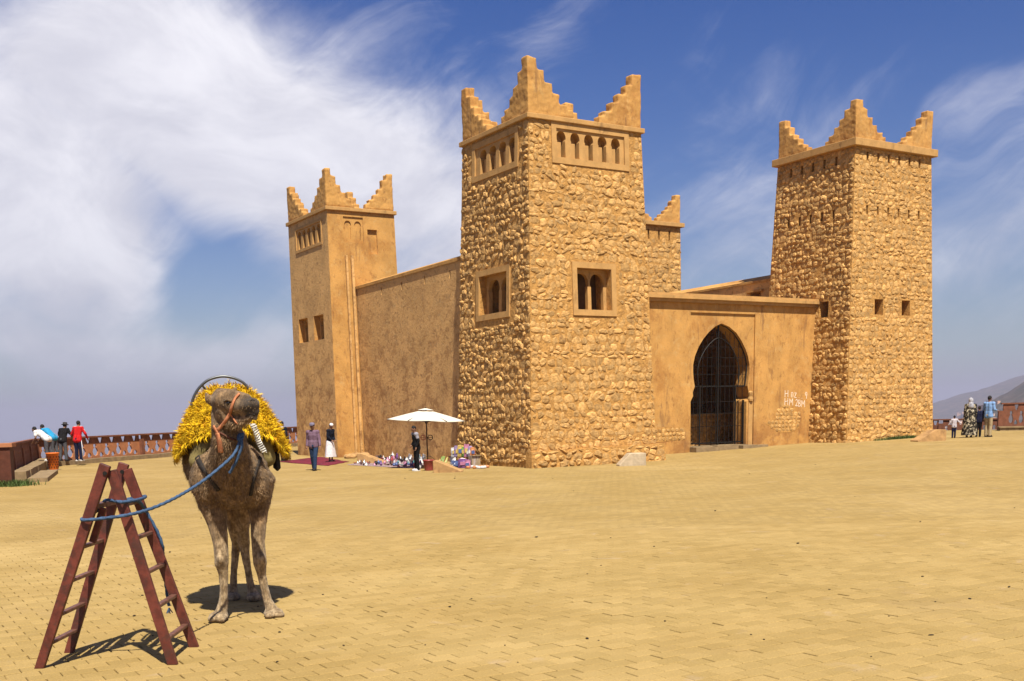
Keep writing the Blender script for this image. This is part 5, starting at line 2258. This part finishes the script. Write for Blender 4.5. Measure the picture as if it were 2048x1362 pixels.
vv = [apex.lerp(c, .20) + Vector((0, 0, .06)) for c in cor]
top_ = apex + Vector((0, 0, .05))
vm.add([*vv, top_], [(0, 1, 4), (1, 2, 4), (2, 3, 4), (3, 0, 4)])
o = vm.build('vent', M['canvas'], par)
o.modifiers.new('t', 'SOLIDIFY').thickness = .006
MB().lathe([(.02, 0), (.03, .02), (.012, .06)], 10, (0, 0, zt + .04)).build('finial', M['darkwood'], par, True)
hub = Vector((0, 0, zt - .46))
MB().lathe([(.05, -.04), (.055, .04), (.03, .05)], 12, hub).build('hub', M['darkwood'], par, True)
for k in range(8):
    e = cor[k // 2] if k % 2 == 0 else (cor[k // 2] + cor[(k // 2 + 1) % 4]) / 2
    rb_ = MB().bar(apex + Vector((0, 0, -.05)), apex.lerp(e, .97) + Vector((0, 0, -.035)), .022, .02).build('rib', M['darkwood'], par)
    MB().bar(hub, apex.lerp(e, .52) + Vector((0, 0, -.05)), .018, .018).build('strut', M['darkwood'], rb_)

M['carpet'] = mat('red_carpet', (.16, .012, .028), .95, .35, 3.0, .004, 60, stains=[((.05, .012, .03), 4, .5, .6, .7, 1, 0, None), ((.26, .05, .05), 9, .58, .66, .6, 1, 0, None)])
cp = [gnd(*p) for p in ((556, 924), (640, 914), (697, 924), (655, 932))]
mb = MB()
n = 14
ctr = sum(cp, Vector()) / 4
for i in range(n + 1):
    for j in range(n + 1):
        p = cp[0].lerp(cp[1], i / n).lerp(cp[3].lerp(cp[2], i / n), j / n)
        wob = .04 * math.sin(i * 1.3 + j) if i in (0, n) or j in (0, n) else 0
        mb.v.append((p.x + wob, p.y, gz(p.x, p.y) + .018 + .006 * math.sin(i * 2.1) * math.cos(j * 1.7)))
for i in range(n):
    for j in range(n):
        a = i * (n + 1) + j
        mb.f.append((a, a + 1, a + n + 2, a + n + 1))
o = mb.build('carpet', M['carpet'], None, True)
o.modifiers.new('t', 'SOLIDIFY').thickness = .012
tag(o, 'dark red carpet spread on the paving in front of the plastered tower', 'carpet')

PAL = {}
for n_, c_ in dict(white=(.72, .70, .70), lilac=(.32, .20, .50), purple=(.20, .04, .28), blue=(.06, .13, .42), red=(.50, .03, .02), brown=(.16, .06, .03), black=(.015, .012, .012), silver=(.50, .50, .52), pink=(.62, .16, .36), yellow=(.75, .50, .03),
                   green=(.20, .50, .05), orange=(.75, .22, .01), teal=(.04, .30, .32), straw=(.42, .30, .14)).items():
    gy_ = sum(c_) / 3
    c_ = tuple((x * .72 + gy_ * .28) * .85 for x in c_)
    PAL[n_] = mat('glaze_' + n_, c_, .35 if n_ not in ('straw', 'brown') else .8, .15, 12, metal=.8 if n_ == 'silver' else 0, spec=.5)
sheet = [gnd(*p) for p in ((694, 930), (770, 916), (852, 922), (842, 938))]
mb = MB()
mb.add([v + Vector((0, 0, .012)) for v in sheet] + [v + Vector((0, 0, .002)) for v in sheet], [(0, 1, 2, 3), (0, 4, 5, 1), (1, 5, 6, 2), (2, 6, 7, 3), (3, 7, 4, 0)])
tag(mb.build('ground_sheet', mat('speckled_sheet', (.25, .16, .17), .9, .3, 6, stains=[((.55, .5, .5), 8, .52, .58, .7, 1, 0, None)])), 'speckled cloth spread under the souvenirs', 'cloth')

PROF = {
    'pot': [(.05, 0), (.09, .05), (.10, .10), (.06, .16), (.045, .19), (.06, .22)],
    'vase': [(.045, 0), (.06, .06), (.075, .14), (.05, .22), (.03, .28), (.045, .31)],
    'bowl': [(.04, 0), (.06, .02), (.11, .08), (.12, .10), (.10, .095), (.03, .03)],
    'tagine': [(.11, 0), (.12, .04), (.11, .05), (.05, .16), (.022, .20), (.035, .23), (.01, .25)],
    'lamp': [(.05, 0), (.03, .03), (.07, .08), (.09, .13), (.06, .19), (.02, .22), (.03, .25)],
}
NAMES = {'pot': 'clay_pot', 'vase': 'vase', 'bowl': 'bowl', 'tagine': 'tagine', 'lamp': 'brass_lamp'}
LBL = {'pot': 'round {} pot among the souvenirs on the cloth', 'vase': 'slim {} vase among the souvenirs on the cloth', 'bowl': 'open {} bowl among the souvenirs on the cloth', 'tagine': 'cone-lidded {} tagine among the souvenirs on the cloth',
       'lamp': 'bulbous {} lantern among the souvenirs on the cloth'}
proto = {}
rs_ = random.Random(21)
cols = ['white', 'lilac', 'purple', 'blue', 'silver', 'brown', 'black', 'red', 'white', 'pink', 'teal', 'silver', 'brown']
for i in range(120):
    a, b = rs_.random(), rs_.random()
    p = sheet[0].lerp(sheet[1], b).lerp(sheet[3].lerp(sheet[2], b), a)
    kind = rs_.choice(list(PROF))
    cn = rs_.choice(cols if a > .35 else ['brown', 'black', 'white', 'red', 'silver', 'brown'])
    if (kind, cn) not in proto:
        m_ = MB().lathe(PROF[kind], 12)
        if kind == 'pot':
            for sx in (-1, 1):
                m_.tube([(sx * .06, 0, .18), (sx * .11, 0, .16), (sx * .10, 0, .10)], .01, 6)
        if kind == 'lamp':
            m_.tube([(.03 * math.cos(t), 0, .27 + .03 * math.sin(t)) for t in np.linspace(0, 6.28, 9)], .006, 5)
        me = m_.mesh(NAMES[kind])
        me.materials.append(PAL[cn])
        me.polygons.foreach_set('use_smooth', [True] * len(me.polygons))
        proto[kind, cn] = me
    o = bpy.data.objects.new(NAMES[kind], proto[kind, cn])
    COL.objects.link(o)
    s_ = rs_.uniform(.5, .95) * (1.1 if b > .5 else .75)
    o.scale = (s_, s_, s_ * rs_.uniform(.85, 1.15))
    o.location = (p.x, p.y, gz(p.x, p.y) + .010)
    o.rotation_euler = (0, 0, rs_.uniform(0, 6))
    tag(o, LBL[kind].format(cn), {'pot': 'pot', 'vase': 'vase', 'bowl': 'bowl', 'tagine': 'tagine', 'lamp': 'lantern'}[kind], 'souvenirs laid out on the cloth')

# stones holding the cloth
for px, py in ((700, 917), (712, 915), (728, 914)):
    g = gnd(px, py)
    mb = MB()
    ell_mesh(mb, (0, 0, .08), (.30, .16, .13), None, 9, 6)
    for k, v in enumerate(mb.v):
        mb.v[k] = tuple(Vector(v) * (1 + .12 * math.sin(k * 2.7)))
    o = mb.build('loose_stone', M['sandstone'])
    o.location = g
    tag(o, 'loose pale stone lying at the foot of the stained wall', 'stone', 'loose stones by the wall')

# red bucket with toy windmills, bags and boxes
g = gnd(858, 941)
bk = empty('bucket', g, 0, 'red plastic bucket at the foot of the parasol pole', 'bucket')
MB().lathe([(.15, 0), (.155, .02), (.20, .34), (.215, .35), (.21, .37), (.19, .36), (.14, .04)], 16).build('pail', PAL['red'], bk, True)
MB().tube([(.2 * math.cos(t), 0, .34 + .16 * math.sin(t)) for t in np.linspace(0, math.pi, 12)], .008, 6).build('handle', M['iron'], bk, True)
for i in range(9):
    px, py = 872 + i * 2.2, 943 - (i % 3)
    a = gnd(px, py) + Vector((0, -.06, .05))
    lean_ = Vector((.16 + rs_.uniform(-.05, .05), .10, .40 + rs_.uniform(-.06, .06)))
    st_ = empty('toy_stick', a, 0, 'bright {} toy stick with a soft ball end leaning on the sandy block'.format('green' if i % 2 else 'yellow-green'), 'toy', 'toy sticks beside the red bucket')
    MB().tube([(0, 0, 0), lean_], .014, 6).build('stick', PAL['green'] if i % 2 else PAL['yellow'], st_, True)
    bm_ = MB()
    ell_mesh(bm_, (0, 0, 0), (.055, .055, .05), None, 8, 6)
    bm_.build('ball', PAL['orange'] if i % 3 else PAL['yellow'], st_, True)


def bag(px, py, w, h_, d_, rz, cn, label, z=0.0, lean_=0.0):
    g = gnd(px, py) + Vector((0, 0, z))
    r = empty('toy_bag', g, rz, label, 'bag', 'wrapped toys by the stone tower')
    mb = MB()
    vs = []
    n = 6
    for j in range(n + 1):
        t = j / n
        ww = w * (1.0 - .12 * t) * (1 if t < .9 else .85)
        dd = d_ * (.45 + .4 * math.sin(math.pi * min(1, t + .15)))
        for k in range(8):
            a = 2 * math.pi * k / 8
            vs.append((ww / 2 * math.cos(a) * rs_.uniform(.8, 1.15), dd / 2 * math.sin(a) * rs_.uniform(.8, 1.2) + lean_ * t, h_ * (t + rs_.uniform(-.06, .06) * (j > 0))))
    fs_ = [(j * 8 + k, j * 8 + (k + 1) % 8, (j + 1) * 8 + (k + 1) % 8, (j + 1) * 8 + k) for j in range(n) for k in range(8)]
    fs_ += [tuple(range(7, -1, -1)), tuple(n * 8 + k for k in range(8))]
    mb.add(vs, fs_)
    mb.build('wrap', PAL[cn], r)
    b2 = MB()
    b2.box((0, -d_ * .42, h_ * .5), (w * .55, .03, h_ * .35), .1)
    b2.build('print', PAL[rs_.choice(['white', 'yellow', 'pink', 'blue'])], r)


crate = empty('cardboard_box', gnd(949, 934), .5, 'plaid cardboard box standing against the foot of the stone tower', 'box')
MB().box((0, 0, .20), (.34, .3, .42)).build('carton', mat('plaid_card', (.36, .27, .17), .9, .2, 4, stains=[((.5, .45, .5), 7, .5, .56, .6, .2, 0, None)]), crate)
MB().box((0, -.15, .42), (.34, .12, .012)).build('flap', PAL['straw'], crate)
tb = empty('display_table', gnd(926, 930), .45, 'low table loaded with wrapped toys beside the stone tower', 'table')
MB().box((0, 0, .32), (.95, .5, .04)).build('table_top', M['darkwood'], tb)
for sx in (-1, 1):
    for sy in (-1, 1):
        MB().box((sx * .42, sy * .2, .15), (.04, .04, .32)).build('leg', M['darkwood'], tb)
for i, (px, cn, w, h_) in enumerate(((908, 'white', .2, .34), (914, 'lilac', .2, .40), (921, 'yellow', .22, .42), (928, 'green', .18, .36), (934, 'pink', .24, .46), (941, 'lilac', .2, .38), (946, 'orange', .22, .34), (938, 'blue', .2, .30))):
    bag(px, 931, w, h_, .14, rs_.uniform(-.4, .4), cn, 'upright {} wrapped toy on the low table'.format(cn) if i != 5 else 'upright lilac wrapped toy leaning between pink and orange ones', z=.33)
for i, (px, py, cn, w, h_) in enumerate(((906, 933, 'white', .26, .34), (913, 936, 'blue', .24, .26), (926, 936, 'purple', .36, .34), (936, 937, 'pink', .22, .30))):
    bag(px, py, w, h_, .2, rs_.uniform(-.4, .4), cn, '{} bag of toys on the ground in front of the low table'.format(cn))
for i in range(10):
    px, py = 936 + i * 4.2, 938 - rs_.random() * 3
    g = gnd(px, py)
    mb = MB()
    ell_mesh(mb, (0, 0, .05), (rs_.uniform(.06, .11), .07, .06), None, 8, 5)
    cn = 'white' if i % 3 else 'orange'
    o = mb.build('soft_toy', PAL[cn], None, False)
    o.location = g
    tag(o, 'small {} soft toy on the ground at the foot of the stone tower'.format(cn), 'toy', 'small toys on the ground')
# hoops hanging on the pole
for dx in (-.13, .13):
    mb = MB()
    mb.tube([(.085 * math.cos(t), 0, .085 * math.sin(t)) for t in np.linspace(0, 2 * math.pi, 20)], .016, 6)
    mb.tube([(-.08, 0, 0), (.08, 0, 0)], .01, 5)
    o = mb.build('toy_tambourine', PAL['red'] if dx < 0 else PAL['black'], None, True)
    o.location = ub_ + Vector((dx, -.05, 1.10))
    tag(o, ('red' if dx < 0 else 'black') + ' toy hoop hanging on the parasol pole', 'toy')
# ------------------------------------------------------------------ the air
z_lo = min(v[2] for v in tv) - 1
z_hi = max(max(v[2] for v in tv), 20) + 4
hz_me = MB().box((0, 0, (z_lo + z_hi) / 2), (34000, 34000, z_hi - z_lo)).mesh('haze')
hm = bpy.data.materials.new('thin_haze')
hm.use_nodes = True
ht = hm.node_tree
ht.nodes.clear()
pvn = ht.nodes.new('ShaderNodeVolumePrincipled')
pvn.inputs['Color'].default_value = (.44, .455, .60, 1)
pvn.inputs['Density'].default_value = .00014
pvn.inputs['Anisotropy'].default_value = 0.0
mo = ht.nodes.new('ShaderNodeOutputMaterial')
ht.links.new(pvn.outputs[0], mo.inputs['Volume'])
tag(link('haze', hz_me, hm), 'pale haze over the valley and far hills', 'haze', kind='stuff')
